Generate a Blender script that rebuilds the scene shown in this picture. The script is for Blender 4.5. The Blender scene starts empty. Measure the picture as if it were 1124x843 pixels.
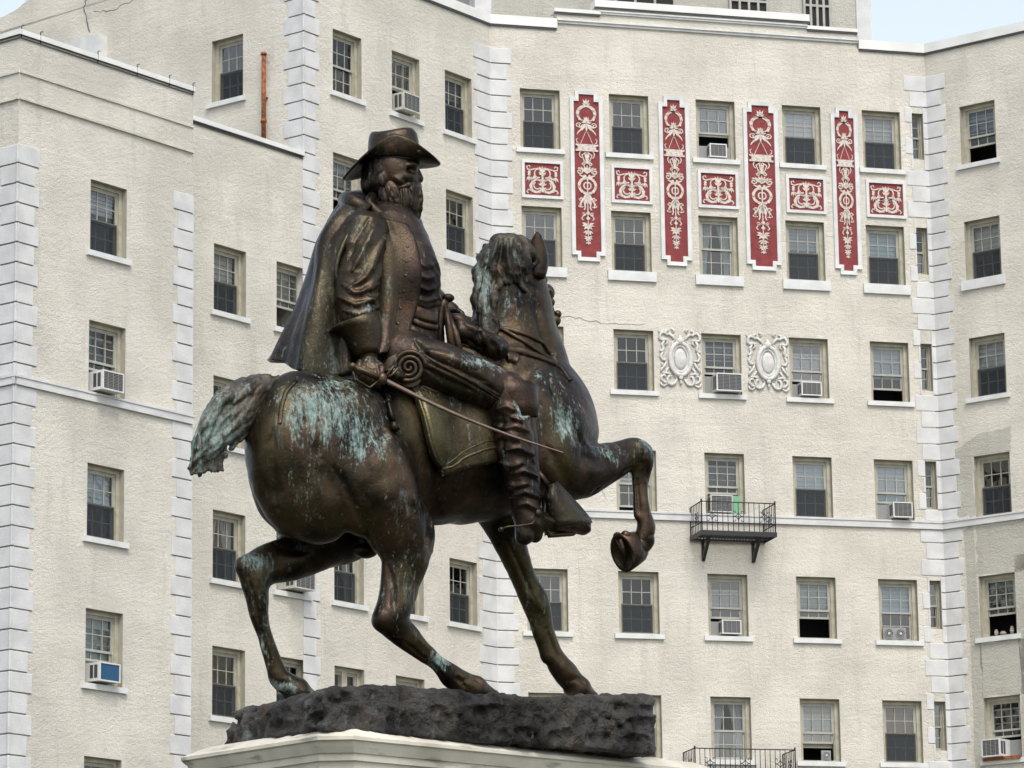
import bpy, math, random
import numpy as np
from mathutils import Vector, Matrix
from mathutils.bvhtree import BVHTree
SC = bpy.context.scene
COL = SC.collection
R = math.radians
CZ = 1.6                                    # eye height above the ground
# ------------------------------------------------------------------ helpers
class MB:
    """collects boxes, ribbons and tubes; build() links them as one mesh object"""
    def __init__(s): s.v=[]; s.f=[]; s.m=[]; s.sm=[]; s.M=None
    def _av(s, pts):
        b=len(s.v)
        for p in pts:
            p=Vector(p)
            if s.M is not None: p=s.M@p
            s.v.append(tuple(p))
        return b
    def poly(s, pts, mi=0, sm=False):
        b=s._av(pts); s.f.append(tuple(range(b,b+len(pts)))); s.m.append(mi); s.sm.append(sm)
    def box(s, x0,x1,y0,y1,z0,z1, mi=0):
        b=s._av([(x0,y0,z0),(x1,y0,z0),(x1,y1,z0),(x0,y1,z0),(x0,y0,z1),(x1,y0,z1),(x1,y1,z1),(x0,y1,z1)])
        for q in ((0,3,2,1),(4,5,6,7),(0,1,5,4),(1,2,6,5),(2,3,7,6),(3,0,4,7)):
            s.f.append(tuple(b+i for i in q)); s.m.append(mi); s.sm.append(False)
    def prism(s, pts, y0, y1, mi=0):
        """polygon in x,z extruded along y (pts counter-clockwise seen from -y)"""
        n=len(pts)
        b=s._av([(x,y0,z) for x,z in pts]+[(x,y1,z) for x,z in pts])
        s.f.append(tuple(range(b,b+n))); s.f.append(tuple(range(b+2*n-1,b+n-1,-1)))
        s.m+= [mi,mi]; s.sm+=[False,False]
        for i in range(n):
            j=(i+1)%n
            s.f.append((b+j,b+i,b+n+i,b+n+j)); s.m.append(mi); s.sm.append(False)
    def ribbon(s, pts, w, y0, y1, mi=0):
        """flat strip along a line in x,z, standing proud from y1 to y0"""
        n=len(pts)
        ws = w if hasattr(w,'__len__') else [w]*n
        L=[];Rr=[]
        for i in range(n):
            a=pts[max(0,i-1)]; c=pts[min(n-1,i+1)]
            dx,dz=c[0]-a[0],c[1]-a[1]; l=math.hypot(dx,dz) or 1
            nx,nz=-dz/l,dx/l
            L.append((pts[i][0]+nx*ws[i]/2,pts[i][1]+nz*ws[i]/2)); Rr.append((pts[i][0]-nx*ws[i]/2,pts[i][1]-nz*ws[i]/2))
        s.prism(L+Rr[::-1], y0, y1, mi) if n==2 else s._strip(L,Rr,y0,y1,mi)
    def _strip(s,L,Rr,y0,y1,mi):
        n=len(L)
        b=s._av([(x,y0,z) for x,z in L]+[(x,y0,z) for x,z in Rr]+[(x,y1,z) for x,z in L]+[(x,y1,z) for x,z in Rr])
        for i in range(n-1):
            for q in ((i,i+1,n+i+1,n+i),(i+1,i,2*n+i,2*n+i+1),(n+i,n+i+1,3*n+i+1,3*n+i)):
                s.f.append(tuple(b+k for k in q)); s.m.append(mi); s.sm.append(False)
        for i in (0,n-1):
            s.f.append((b+i,b+n+i,b+3*n+i,b+2*n+i)); s.m.append(mi); s.sm.append(False)
    def tube(s, pts, r, n=8, mi=0, cap=True, flat=None):
        pts=[Vector(p) for p in pts]; m=len(pts)
        rs = r if hasattr(r,'__len__') else [r]*m
        b0=None; prev=None
        up=Vector((0,0,1)) if flat is None else Vector(flat)
        rings=[]
        for i in range(m):
            t=(pts[min(m-1,i+1)]-pts[max(0,i-1)]).normalized()
            if prev is None:
                a=up.cross(t)
                if a.length<.05: a=Vector((1,0,0)).cross(t)
                a.normalize()
            else:
                a=(prev-t*prev.dot(t)).normalized()
            prev=a; c=t.cross(a)
            rings.append(s._av([pts[i]+a*math.cos(2*math.pi*k/n)*rs[i]+c*math.sin(2*math.pi*k/n)*rs[i] for k in range(n)]))
        for i in range(m-1):
            for k in range(n):
                q=(rings[i]+k,rings[i]+(k+1)%n,rings[i+1]+(k+1)%n,rings[i+1]+k)
                s.f.append(q); s.m.append(mi); s.sm.append(True)
        if cap:
            s.f.append(tuple(rings[0]+k for k in range(n-1,-1,-1))); s.m.append(mi); s.sm.append(False)
            s.f.append(tuple(rings[-1]+k for k in range(n))); s.m.append(mi); s.sm.append(False)
    def ball(s, c, rx, ry, rz, n=12, m=8, mi=0):
        c=Vector(c); rows=[]
        for j in range(m+1):
            th=math.pi*j/m
            rows.append(s._av([(c.x+rx*math.sin(th)*math.cos(2*math.pi*i/n), c.y+ry*math.sin(th)*math.sin(2*math.pi*i/n), c.z+rz*math.cos(th)) for i in range(n)]))
        for j in range(m):
            for i in range(n):
                s.f.append((rows[j]+i,rows[j+1]+i,rows[j+1]+(i+1)%n,rows[j]+(i+1)%n)); s.m.append(mi); s.sm.append(True)
    def mesh(s, name, mats):
        me=bpy.data.meshes.new(name); me.from_pydata(s.v,[],s.f)
        for m in (mats if isinstance(mats,(list,tuple)) else [mats]): me.materials.append(m)
        me.polygons.foreach_set('material_index', s.m); me.polygons.foreach_set('use_smooth', s.sm)
        me.validate(); me.update(); return me
    def build(s, name, mats, parent=None, M=None): return link(name, s.mesh(name,mats), parent, M)
def link(name, data, parent=None, M=None):
    o=bpy.data.objects.new(name, data); COL.objects.link(o)
    if parent is not None: o.parent=parent
    if M is not None: o.matrix_basis=M
    return o
def empty(name, loc, label, cat, group=None, rz=0):
    o=bpy.data.objects.new(name,None); COL.objects.link(o); o.location=loc; o.rotation_euler=(0,0,rz); o.empty_display_size=.3
    return tag(o,label,cat,group)
def tag(o,label=None,cat=None,group=None,kind=None):
    if label: o['label']=label
    if cat: o['category']=cat
    if group: o['group']=group
    if kind: o['kind']=kind
    return o
# ------------------------------------------------------------------ materials
def nodes(name):
    m=bpy.data.materials.new(name); m.use_nodes=True; nt=m.node_tree
    return m, nt, nt.nodes['Principled BSDF'], nt.nodes.new, nt.links.new
def mat(name, col, rough=.6, metal=0., var=.0, scale=8., bump=0., bscale=40., col2=None, spec=.5, stretch=None, detail=4.):
    m,nt,b,N,L=nodes(name)
    b.inputs['Roughness'].default_value=rough; b.inputs['Metallic'].default_value=metal; b.inputs['Specular IOR Level'].default_value=spec
    tc=N('ShaderNodeTexCoord'); src=tc.outputs['Object']
    if stretch:
        mp=N('ShaderNodeMapping'); mp.inputs['Scale'].default_value=stretch; L(src,mp.inputs['Vector']); src=mp.outputs[0]
    if var or col2:
        n=N('ShaderNodeTexNoise'); n.inputs['Scale'].default_value=scale; n.inputs['Detail'].default_value=detail; L(src,n.inputs['Vector'])
        r=N('ShaderNodeValToRGB'); L(n.outputs[0],r.inputs[0])
        c2=col2 or tuple(c*(1-var) for c in col)
        r.color_ramp.elements[0].position=.35; r.color_ramp.elements[0].color=(*c2,1)
        r.color_ramp.elements[1].position=.62; r.color_ramp.elements[1].color=(*col,1)
        L(r.outputs[0],b.inputs['Base Color'])
    else: b.inputs['Base Color'].default_value=(*col,1)
    if bump:
        n=N('ShaderNodeTexNoise'); n.inputs['Scale'].default_value=bscale; n.inputs['Detail'].default_value=5; L(src,n.inputs['Vector'])
        bp=N('ShaderNodeBump'); bp.inputs['Strength'].default_value=bump; bp.inputs['Distance'].default_value=.02
        L(n.outputs[0],bp.inputs['Height']); L(bp.outputs[0],b.inputs['Normal'])
    return m
def stucco(name, base, dark, light):
    m,nt,b,N,L=nodes(name)
    b.inputs['Roughness'].default_value=.92; b.inputs['Specular IOR Level'].default_value=.2
    tc=N('ShaderNodeTexCoord'); src=tc.outputs['Object']
    def noise(scale,det,st=None,rough=.55):
        v=src
        if st:
            mp=N('ShaderNodeMapping'); mp.inputs['Scale'].default_value=st; L(src,mp.inputs['Vector']); v=mp.outputs[0]
        n=N('ShaderNodeTexNoise'); n.inputs['Scale'].default_value=scale; n.inputs['Detail'].default_value=det; n.inputs['Roughness'].default_value=rough; L(v,n.inputs['Vector']); return n.outputs[0]
    def ramp(x,a,ca,c,cc):
        r=N('ShaderNodeValToRGB'); L(x,r.inputs[0]); e=r.color_ramp.elements
        e[0].position=a; e[0].color=(*ca,1); e[1].position=c; e[1].color=(*cc,1); return r.outputs[0]
    def mixc(f,a,c,mode='MIX'):
        x=N('ShaderNodeMix'); x.data_type='RGBA'; x.blend_type=mode
        if isinstance(f,float): x.inputs[0].default_value=f
        else: L(f,x.inputs[0])
        L(a,x.inputs[6]) if not isinstance(a,tuple) else setattr(x.inputs[6],'default_value',(*a,1))
        L(c,x.inputs[7]) if not isinstance(c,tuple) else setattr(x.inputs[7],'default_value',(*c,1))
        return x.outputs[2]
    patch=ramp(noise(.55,5),.38,dark,.6,base)                       # broad weathering
    c=mixc(ramp(noise(2.6,6,(1,1,.14),.65),.54,(0,0,0),.70,(.6,.6,.6)),patch,tuple(x*.86 for x in dark))   # runs down the wall
    c=mixc(ramp(noise(5,6,None,.7),.55,(0,0,0),.75,(.5,.5,.5)),c,light)
    c=mixc(ramp(noise(38,3),.62,(0,0,0),.76,(.5,.5,.5)),c,tuple(x*.55 for x in dark))      # pits
    L(c,b.inputs['Base Color'])
    h1=noise(9,7,(1,1,1.2),.74); h2=noise(40,4)
    ad=N('ShaderNodeMath'); ad.operation='MULTIPLY_ADD'; L(h2,ad.inputs[0]); ad.inputs[1].default_value=.55; L(h1,ad.inputs[2])
    h3=noise(1.3,2,(.35,.35,2.2)); ad2=N('ShaderNodeMath'); ad2.operation='MULTIPLY_ADD'; L(h3,ad2.inputs[0]); ad2.inputs[1].default_value=.5; L(ad.outputs[0],ad2.inputs[2])
    bp=N('ShaderNodeBump'); bp.inputs['Strength'].default_value=1.; bp.inputs['Distance'].default_value=.046
    L(ad2.outputs[0],bp.inputs['Height']); L(bp.outputs[0],b.inputs['Normal'])
    return m
STUCCO=stucco('cream_stucco',(.69,.655,.57),(.575,.545,.47),(.73,.70,.625))
STUCCO_B=stucco('repaired_stucco',(.50,.485,.42),(.44,.425,.365),(.56,.545,.475))
QUOIN=mat('painted_quoin',(.59,.59,.575),.8,var=.16,scale=2.2,bump=.35,bscale=22,detail=8)
JOINT=mat('joint_shade_crack',(.16,.155,.14),.9)  # dark grey for shade painted into the quoin joints; cracks use it too
WHITEP=mat('white_trim_paint',(.62,.63,.61),.6,var=.15,scale=3,bump=.15)
COPING=mat('metal_coping',(.70,.70,.66),.5,var=.12,scale=1.5)
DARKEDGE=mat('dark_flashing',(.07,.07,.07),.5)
BEIGE=mat('beige_frame_paint',(.42,.395,.30),.6,var=.22,scale=6,bump=.1)
SASH=mat('sash_paint',(.36,.355,.31),.5,var=.15,scale=6)
SCREENFR=mat('screen_frame',(.11,.105,.09),.5)
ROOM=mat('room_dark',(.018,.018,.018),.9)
RED=mat('red_field',(.23,.042,.042),.9,col2=(.17,.03,.03),scale=5,bump=.2,bscale=60)
ORN=mat('ornament_plaster',(.64,.57,.50),.9,var=.35,scale=26)
CARTM=mat('cartouche_plaster',(.60,.595,.56),.85,var=.2,scale=9,bump=.2)
IRON=mat('black_iron',(.012,.012,.013),.45)
RUST=mat('rusty_iron',(.33,.11,.03),.85,col2=(.11,.035,.015),scale=14,bump=.5,bscale=30)
ACWHITE=mat('cooler_casing',(.62,.62,.60),.5,var=.1,scale=9)
ACBEIGE=mat('cooler_casing_beige',(.52,.51,.46),.55,var=.15,scale=9)
ACDARK=mat('cooler_grille',(.05,.052,.055),.6)
ACBLUE=mat('cooler_grille_blue',(.01,.07,.15),.6)
ACGREY=mat('cooler_side_panel',(.27,.27,.26),.7)
GREENP=mat('green_panel',(.16,.38,.22),.6)
BLINDS={k:mat('blind_'+k,tuple(x*.72 for x in c),.8,var=.08,scale=3) for k,c in {'white':(.62,.64,.62),'blue':(.42,.55,.60),'green':(.38,.50,.46),'beige':(.42,.38,.31),'brown':(.24,.115,.06),'grey':(.25,.28,.30)}.items()}
CURTAIN=mat('curtain_cloth',(.50,.52,.50),.9,var=.15,scale=4)
def glass(name, fac, tint, rough=.03):
    m,nt,b,N,L=nodes(name); nt.nodes.remove(b); out=nt.nodes['Material Output']
    t=N('ShaderNodeBsdfTransparent'); t.inputs[0].default_value=(*tint,1)
    g=N('ShaderNodeBsdfGlossy'); g.inputs['Roughness'].default_value=rough; g.inputs[0].default_value=(1,.97,.90,1)
    lw=N('ShaderNodeLayerWeight'); lw.inputs[0].default_value=.25
    ma=N('ShaderNodeMath'); ma.operation='MULTIPLY_ADD'; ma.inputs[1].default_value=.5; ma.inputs[2].default_value=fac; L(lw.outputs['Fresnel'],ma.inputs[0]); oi0=N('ShaderNodeObjectInfo'); mo=N('ShaderNodeMath'); mo.operation='MULTIPLY_ADD'; mo.inputs[1].default_value=.10; mo.inputs[2].default_value=fac-.04; L(oi0.outputs['Random'],mo.inputs[0]); L(mo.outputs[0],ma.inputs[2])
    tc=N('ShaderNodeTexCoord'); n=N('ShaderNodeTexNoise'); n.inputs['Scale'].default_value=1.7; L(tc.outputs['Object'],n.inputs['Vector'])
    oi=N('ShaderNodeObjectInfo'); n.noise_dimensions='4D'; m4=N('ShaderNodeMath'); m4.operation='MULTIPLY'; m4.inputs[1].default_value=37.; L(oi.outputs['Random'],m4.inputs[0]); L(m4.outputs[0],n.inputs['W'])
    bp=N('ShaderNodeBump'); bp.inputs['Strength'].default_value=.35; bp.inputs['Distance'].default_value=.05; L(n.outputs[0],bp.inputs['Height']); L(bp.outputs[0],g.inputs['Normal'])
    mx=N('ShaderNodeMixShader'); L(ma.outputs[0],mx.inputs[0]); L(t.outputs[0],mx.inputs[1]); L(g.outputs[0],mx.inputs[2]); L(mx.outputs[0],out.inputs[0])
    return m
GLASS=glass('window_glass',.075,(.72,.76,.78))
def screen_mat():
    m,nt,b,N,L=nodes('insect_screen_mesh'); out=nt.nodes['Material Output']
    b.inputs['Base Color'].default_value=(.012,.017,.022,1); b.inputs['Roughness'].default_value=.7
    t=N('ShaderNodeBsdfTransparent'); mx=N('ShaderNodeMixShader'); mx.inputs[0].default_value=.66
    L(t.outputs[0],mx.inputs[1]); L(b.outputs[0],mx.inputs[2]); L(mx.outputs[0],out.inputs[0]); return m
SCREEN=screen_mat()
# ------------------------------------------------------------------ camera, sky, sun
cam=bpy.data.cameras.new('camera'); co=bpy.data.objects.new('camera',cam); COL.objects.link(co); SC.camera=co
cam.lens=36*4089.46/1124; cam.sensor_width=36; cam.sensor_fit='HORIZONTAL'; cam.clip_end=3000; cam.clip_start=.1
pitch,roll=R(12.4507),R(-.77333)
Uh=Vector((0,-math.sin(pitch),math.cos(pitch))); Xh=Vector((1,0,0)); Fw=Vector((0,math.cos(pitch),math.sin(pitch)))
cR=math.cos(roll)*Xh+math.sin(roll)*Uh; cU=-math.sin(roll)*Xh+math.cos(roll)*Uh
co.matrix_world=Matrix(((cR.x,cU.x,-Fw.x,0),(cR.y,cU.y,-Fw.y,0),(cR.z,cU.z,-Fw.z,CZ),(0,0,0,1)))
CAMP=Vector((0,0,CZ))
def ray(px,py):
    """direction through a point of the 1124x843 picture"""
    return (Fw+cR*((px-562)/4089.46)-cU*((py-421.5)/4089.46))
SUN_EL,SUN_AZ=R(56),R(166)         # azimuth of the sun clockwise from +Y
w=bpy.data.worlds.new('World'); SC.world=w; w.use_nodes=True; nt=w.node_tree
sky=nt.nodes.new('ShaderNodeTexSky'); sky.sky_type='NISHITA'; sky.sun_disc=False; sky.sun_elevation=SUN_EL; sky.sun_rotation=SUN_AZ
sky.air_density=1.0; sky.dust_density=2.5; sky.ozone_density=1.0; sky.altitude=50
hs=nt.nodes.new('ShaderNodeHueSaturation'); hs.inputs['Saturation'].default_value=.50
nt.links.new(sky.outputs[0],hs.inputs['Color']); nt.links.new(hs.outputs[0],nt.nodes['Background'].inputs[0]); nt.nodes['Background'].inputs[1].default_value=.135
sl=bpy.data.lights.new('sun','SUN'); sl.energy=1.0; sl.angle=R(22); sl.color=(1,.96,.9)
so=bpy.data.objects.new('sun',sl); COL.objects.link(so)
sd=Vector((math.sin(SUN_AZ)*math.cos(SUN_EL),math.cos(SUN_AZ)*math.cos(SUN_EL),math.sin(SUN_EL)))
so.rotation_euler=sd.to_track_quat('Z','Y').to_euler()
vs=SC.view_settings; vs.view_transform='Standard'; vs.look='None'; vs.gamma=1; vs.exposure=1.05; vs.use_curve_mapping=False
SC.cycles.use_denoising=True; SC.cycles.max_bounces=6; SC.cycles.transparent_max_bounces=12
# ------------------------------------------------------------------ ground
g=MB(); g.box(-900,900,-700,1100,-.3,0)
tag(g.build('ground',mat('grass_ground',(.075,.075,.05),.95,col2=(.05,.055,.03),scale=.6,bump=.6,bscale=3)),kind='structure')
g=MB(); g.box(-60,60,44,58,.0,.004)
tag(g.build('road',mat('asphalt',(.055,.055,.055),.9,var=.2,scale=.8,bump=.4)),kind='structure')
g=MB(); g.box(-60,60,58,61.5,0,.13); g.box(-60,60,41,44,0,.13)
tag(g.build('pavement',mat('paving_concrete',(.30,.29,.27),.9,var=.2,scale=1.2,bump=.2)),kind='structure')
# ------------------------------------------------------------------ the apartment building
PL={'F':(75.19336,88.12313),'E':(37.30841,88.58493),'B':(37.30841,85.986),'D':(127.30841,78.81572),'G':(127.30841,99.0283)}
PL['A']=(127.30841,None)
def corner_on(a,sa,b):      # put plane b through point s=sa of plane a; returns s on b
    az,d=R(PL[a][0]),PL[a][1]; x,y=sa*math.sin(az),d+sa*math.cos(az); bz=R(PL[b][0])
    PL[b]=(PL[b][0], y-x/math.tan(bz)); return x/math.sin(bz)
sB_left=-16.45
sA_corner=corner_on('B',sB_left,'A')
sG0=corner_on('F',10.99,'G'); sD0=corner_on('E',-7.77,'D'); S_EF_E,S_EF_F=-.727,-.456
def FR(p,s=0,z=0,y=0):
    """matrix of a place on facade p: x along it, y into the wall, z up"""
    az,d=R(PL[p][0]),PL[p][1]
    X=Vector((math.sin(az),math.cos(az),0)); Y=Vector((-math.cos(az),math.sin(az),0))
    o=Vector((0,d,0))+X*s+Y*y
    return Matrix(((X.x,Y.x,0,o.x),(X.y,Y.y,0,o.y),(0,0,1,z),(0,0,0,1)))
BLD=empty('apartment_building',(0,88,0),'tall cream stucco apartment block with white quoins and red ornamental panels behind the statue','building')
BI=Matrix.Translation((0,-88,0))
def bpart(mb,name,mats,M=None,parent=None):
    return mb.build(name,mats,parent or BLD,BI@(M if M is not None else Matrix.Identity(4)))
ZT=28.55; WH=1.525
WINS=[]    # plane, s, level, width, height, config
def W(p,s,l,w=1.03,h=WH,**k): WINS.append(dict(p=p,s=s,l=l,w=w,h=h,**k))
FC=[.30,2.585,4.84,7.11,9.235]
cfg={(1,1):{'scr':1},(2,1):{'scr':1},(3,1):{'up':.60,'ac':'c31'},(4,1):{'bl':('white',.52),'scr':1},(5,1):{'bl':('white',.5),'scr':1},
(1,2):{'scr':1},(2,2):{'scr':1},(3,2):{'cur':1},(4,2):{'bl':('grey',.4),'scr':1},(5,2):{'bl':('blue',.5),'scr':1},
(1,3):{'scr':1},(2,3):{'scr':1},(3,3):{'up':.5,'ac':1,'bl':('grey',.3)},(4,3):{'up':.42,'ac':1},(5,3):{'bl':('blue',.55),'up':.3},
(1,4):{'scr':1},(2,4):{'up':.10},(3,4):{'up':.5,'ac':1},(4,4):{'bl':('blue',.5),'scr':1},(5,4):{'bl':('blue',.75),'up':.42,'ac':1},
(1,5):{'scr':1},(2,5):{'scr':1},(3,5):{'up':.42,'ac':1},(4,5):{'bl':('green',.42),'up':.48},(5,5):{'bl':('blue',.45),'up':.0},
(1,6):{'scr':1},(2,6):{'scr':1},(3,6):{'cur':1},(4,6):{'bl':('beige',.75),'up':.42},(5,6):{'bl':('brown',.5),'scr':1}}
for (c,l),k in cfg.items(): W('F',FC[c-1],l,1.02,**k)
for l in range(1,7): W('F',10.575,l,.30,1.21,slit=1)
for l,k in {1:{'bl':('blue',.35),'up':.42},2:{'bl':('white',.5),'scr':1},3:{'bl':('white',.52),'scr':1},4:{'scr':1},5:{'bl':('green',.4),'up':.5},6:{'up':.5,'ac':1}}.items(): W('G',14.31,l,1.02,**k)
EC=[-6.73,-4.55,-2.52]
for c in range(3):
    for l in range(1,7):
        k={(0,1):{},(1,1):{'up':.62,'ac':1},(2,1):{'scr':1,'bl':('grey',.35)},(0,2):{'up':.45,'bl':('blue',.4)},(2,2):{'scr':1},(0,5):{'cur':1,'scr':1},(0,6):{'case':1}}.get((c,l),{'scr':1})
        W('E',EC[c],l,1.05,**k)
for c,s in enumerate((-10.83,-8.72)):
    for l in range(3,7):
        k={(0,3):{'bl':('white',.5),'scr':1},(1,3):{'bl':('green',.5),'up':.5},(0,5):{'cur':1,'scr':1},(1,5):{'up':.55,'ac':1}}.get((c,l),{'scr':1})
        W('E',s,l,1.07,**k)
for l,k in {3:{'bl':('white',.35),'scr':1},4:{'up':.5,'ac':1},5:{'bl':('blue',.45),'scr':1},6:{'bl':('green',1.0),'up':.46,'ac':1},7:{'scr':1}}.items(): W('B',-14.33,l,1.09,**k)
W('D',-8.77,1,.98,scr=1)
def wall(p,s0,s1,z0,z1,top=None,M=STUCCO,label=None):
    """one facade as a sheet with its window openings and reveals; top = [(s,z)...] profile"""
    b=MB(); D=.27
    ws=[(x['s'],x['s']+x['w'],ZT-3*(x['l']-1)-x['h'],ZT-3*(x['l']-1)) for x in WINS if x['p']==p and s0<=x['s']<s1 and ZT-3*(x['l']-1)<=z1+.01]
    S=sorted({s0,s1,*[a for q in ws for a in q[:2]]}); Z=sorted({z0,z1,*[a for q in ws for a in q[2:]]})
    for i in range(len(S)-1):
        # merge vertical runs in this column
        run=None
        for j in range(len(Z)-1):
            cs,cz=(S[i]+S[i+1])/2,(Z[j]+Z[j+1])/2
            hole=any(a<cs<c and d<cz<e for a,c,d,e in ws)
            if hole:
                if run is not None: b.poly([(S[i],0,run),(S[i+1],0,run),(S[i+1],0,Z[j]),(S[i],0,Z[j])]); run=None
            elif run is None: run=Z[j]
        if run is not None: b.poly([(S[i],0,run),(S[i+1],0,run),(S[i+1],0,Z[-1]),(S[i],0,Z[-1])])
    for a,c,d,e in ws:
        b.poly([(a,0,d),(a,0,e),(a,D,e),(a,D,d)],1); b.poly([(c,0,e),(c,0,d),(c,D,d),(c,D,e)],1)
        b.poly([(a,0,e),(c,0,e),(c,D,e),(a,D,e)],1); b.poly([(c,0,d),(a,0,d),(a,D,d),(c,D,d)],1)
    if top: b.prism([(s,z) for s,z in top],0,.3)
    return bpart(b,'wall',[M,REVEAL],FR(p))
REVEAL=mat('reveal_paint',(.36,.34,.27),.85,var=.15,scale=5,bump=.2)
wall('E',-7.77,S_EF_E,0,30.17)
wall('E',-13.28,-7.77,0,25.15)
wall('B',sB_left,-11.2,0,25.15)
wall('A',sA_corner-16,sA_corner,0,25.15)
wall('D',sD0-13,sD0,20,30.2,top=[(sD0-13,30.2),(sD0,30.2),(sD0-4.5,30.35),(sD0-7.0,31.7),(sD0-9.4,30.7),(sD0-13,30.1)])
wall('F',S_EF_F,10.99,0,30.17,top=[(1.28,30.17),(9.17,30.17),(9.17,30.58),(7.83,30.58),(7.83,30.78),(2.33,30.78),(2.33,30.58),(1.28,30.58)])
wall('G',sG0,sG0+17,0,30.17)
# hidden return and roof decks
b=MB(); b.M=FR('B'); b.box(-11.21,-11.2,0,1.57,0,25.15)
bpart(b,'wall',STUCCO)
ROOFM=mat('roof_gravel',(.22,.21,.20),.95,var=.2,scale=2)
b=MB(); b.M=FR('B'); b.box(sB_left+.3,-11.5,.3,9,24.7,24.8); b.M=FR('E'); b.box(-13.2,-7.9,.3,7,24.6,24.69)
b.M=FR('E'); b.box(-7.4,-1.2,.3,9,29.3,29.4); b.M=FR('F'); b.box(-.2,10.8,.3,9,29.2,29.29); b.M=FR('G'); b.box(sG0+.3,sG0+17,.3,9,29.1,29.19)
bpart(b,'roof',ROOFM)
# copings
def coping(segs,mats=(COPING,DARKEDGE)):
    b=MB()
    for p,s0,s1,z0,z1 in segs:
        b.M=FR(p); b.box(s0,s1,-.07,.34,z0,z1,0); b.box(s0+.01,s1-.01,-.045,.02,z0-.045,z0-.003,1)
    return bpart(b,'coping',list(mats))
coping([('E',-7.8,S_EF_E+.02,30.15,30.39),('F',S_EF_F-.03,1.27,30.153,30.393)])
coping([('F',9.2,10.99,30.15,30.39),('G',sG0-.03,sG0+17,30.153,30.393)])
coping([('F',1.2,2.40,30.58,30.67),('F',7.83,9.19,30.58,30.67),('F',2.25,7.9,30.78,30.96)])
coping([('D',sD0-4.5,sD0,30.2,30.36)])
b=MB()
b.M=FR('F'); b.box(1.28,9.18,-.05,.0,30.29,30.35); b.box(1.28,9.18,-.09,.0,30.35,30.38); b.box(2.36,7.85,-.05,0,30.60,30.65); b.box(2.36,7.85,-.08,0,30.65,30.68)
bpart(b,'parapet_moulding',WHITEP)
b=MB()
for p,s0,s1,zt_ in (('B',sB_left-.05,-11.18,25.15),('E',-13.26,-7.79,25.2),('A',sA_corner-16,sA_corner+.05,25.147)):
    b.M=FR(p)
    b.box(s0,s1,-.05,.3,zt_,zt_+.012,1)
    b.prism([(0,0),(0,0)],0,0) if False else None
    b.box(s0+.0,s1-.0,-.048,.28,zt_+.0121,zt_+.12,0)
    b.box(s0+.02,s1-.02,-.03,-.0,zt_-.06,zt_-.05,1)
bpart(b,'coping',[COPING,DARKEDGE])
b=MB(); b.M=FR('B')
for s in (-16.45,-15.9,-14.2,-13.0,-12.0,-11.25):
    b.tube([(s,-.04,25.1),(s,-.04,25.34),(s+.06,-.05,25.36)],.012,5)
bpart(b,'lightning_conductor',IRON)
# string course at the fourth floor sills
for p,s0,s1,dz in (('F',S_EF_F-.02,10.97,0),('E',-7.8,S_EF_E,.002),('G',sG0-.02,sG0+17,.002),('B',sB_left-.07,-11.19,0),('A',sA_corner-16,sA_corner+.06,.002)):
    b=MB(); b.box(s0,s1,-.06,.0,17.83+dz,18.03-dz); b.box(s0,s1,-.08,.0,17.98+dz,18.026-dz*1.5); bpart(b,'string_course',QUOIN,FR(p))
# quoins
def quoin(segs,ztop,n,pitch_=.4155,zmin=8,skip=()):
    """segs: plane, corner s, direction, wide, narrow"""
    b=MB(); rr=random.Random(int(ztop*10)+len(segs))
    for i in range(n):
        z1=ztop-i*pitch_; z0=z1-pitch_+.03
        if z0<zmin: break
        if z1>17.85 and z0<18.05:
            if z1<=18.2 and z0<17.83: z1=17.82
            elif z1>18.05: z0=18.045
            if z1-z0<.08 or (z0>17.8 and z1<18.05): continue
        wide=i%2==0; j=0
        for p,s,dr,wd,nr,ext in segs:
            t=.016+rr.uniform(-.003,.003); b.M=FR(p); L_=wd if wide else nr; a,c=(s,s+dr*L_) if dr>0 else (s+dr*L_,s)
            if dr>0: a-=ext
            else: c+=ext
            dz=.002*j; j+=1
            parts=[(a,c)]
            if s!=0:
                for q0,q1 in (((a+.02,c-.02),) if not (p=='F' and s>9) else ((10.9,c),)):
                    k=b._av([(q0,-.006,z0-.022),(q1,-.006,z0-.022),(q1,-.006,z0+.0-.002),(q0,-.006,z0-.002)]); b.f.append((k,k+1,k+2,k+3)); b.m.append(1); b.sm.append(False)  # strip coloured dark to stand for groove shade below each course
            if p=='F' and s>9:
                for l in range(1,7):
                    h=ZT-3*(l-1)
                    if z1>h-1.21+.05 and z0<h-.05: parts=[(a,10.575-.0),(10.875,c)]
            for q0,q1 in parts:
                if q1-q0<.03: continue
                # bevelled foot; the dark joint line is shade painted on the strip above
                zz0,zz1=z0+dz,z1-dz
                b.prism_x=None
                v=[(q0,-t,zz0+.0),(q1,-t,zz0),(q1,-t,zz1-.012),(q0,-t,zz1-.012),(q0,0,zz0+.012),(q1,0,zz0+.012),(q1,0,zz1),(q0,0,zz1)]
                k=b._av(v)
                for f in ((0,1,2,3),(3,2,6,7),(1,0,4,5),(0,3,7,4),(2,1,5,6)):
                    b.f.append(tuple(k+x for x in f)); b.m.append(0); b.sm.append(False)
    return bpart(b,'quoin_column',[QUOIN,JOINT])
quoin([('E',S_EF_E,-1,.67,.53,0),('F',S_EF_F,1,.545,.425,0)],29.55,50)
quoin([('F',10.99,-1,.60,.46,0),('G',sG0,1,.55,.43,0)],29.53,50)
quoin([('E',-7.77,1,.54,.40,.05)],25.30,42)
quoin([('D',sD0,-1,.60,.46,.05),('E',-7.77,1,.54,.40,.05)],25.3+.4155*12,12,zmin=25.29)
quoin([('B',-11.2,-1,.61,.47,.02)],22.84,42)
quoin([('B',sB_left,1,.60,.47,.05),('A',sA_corner,-1,.60,.47,.05)],22.84,42)
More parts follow.
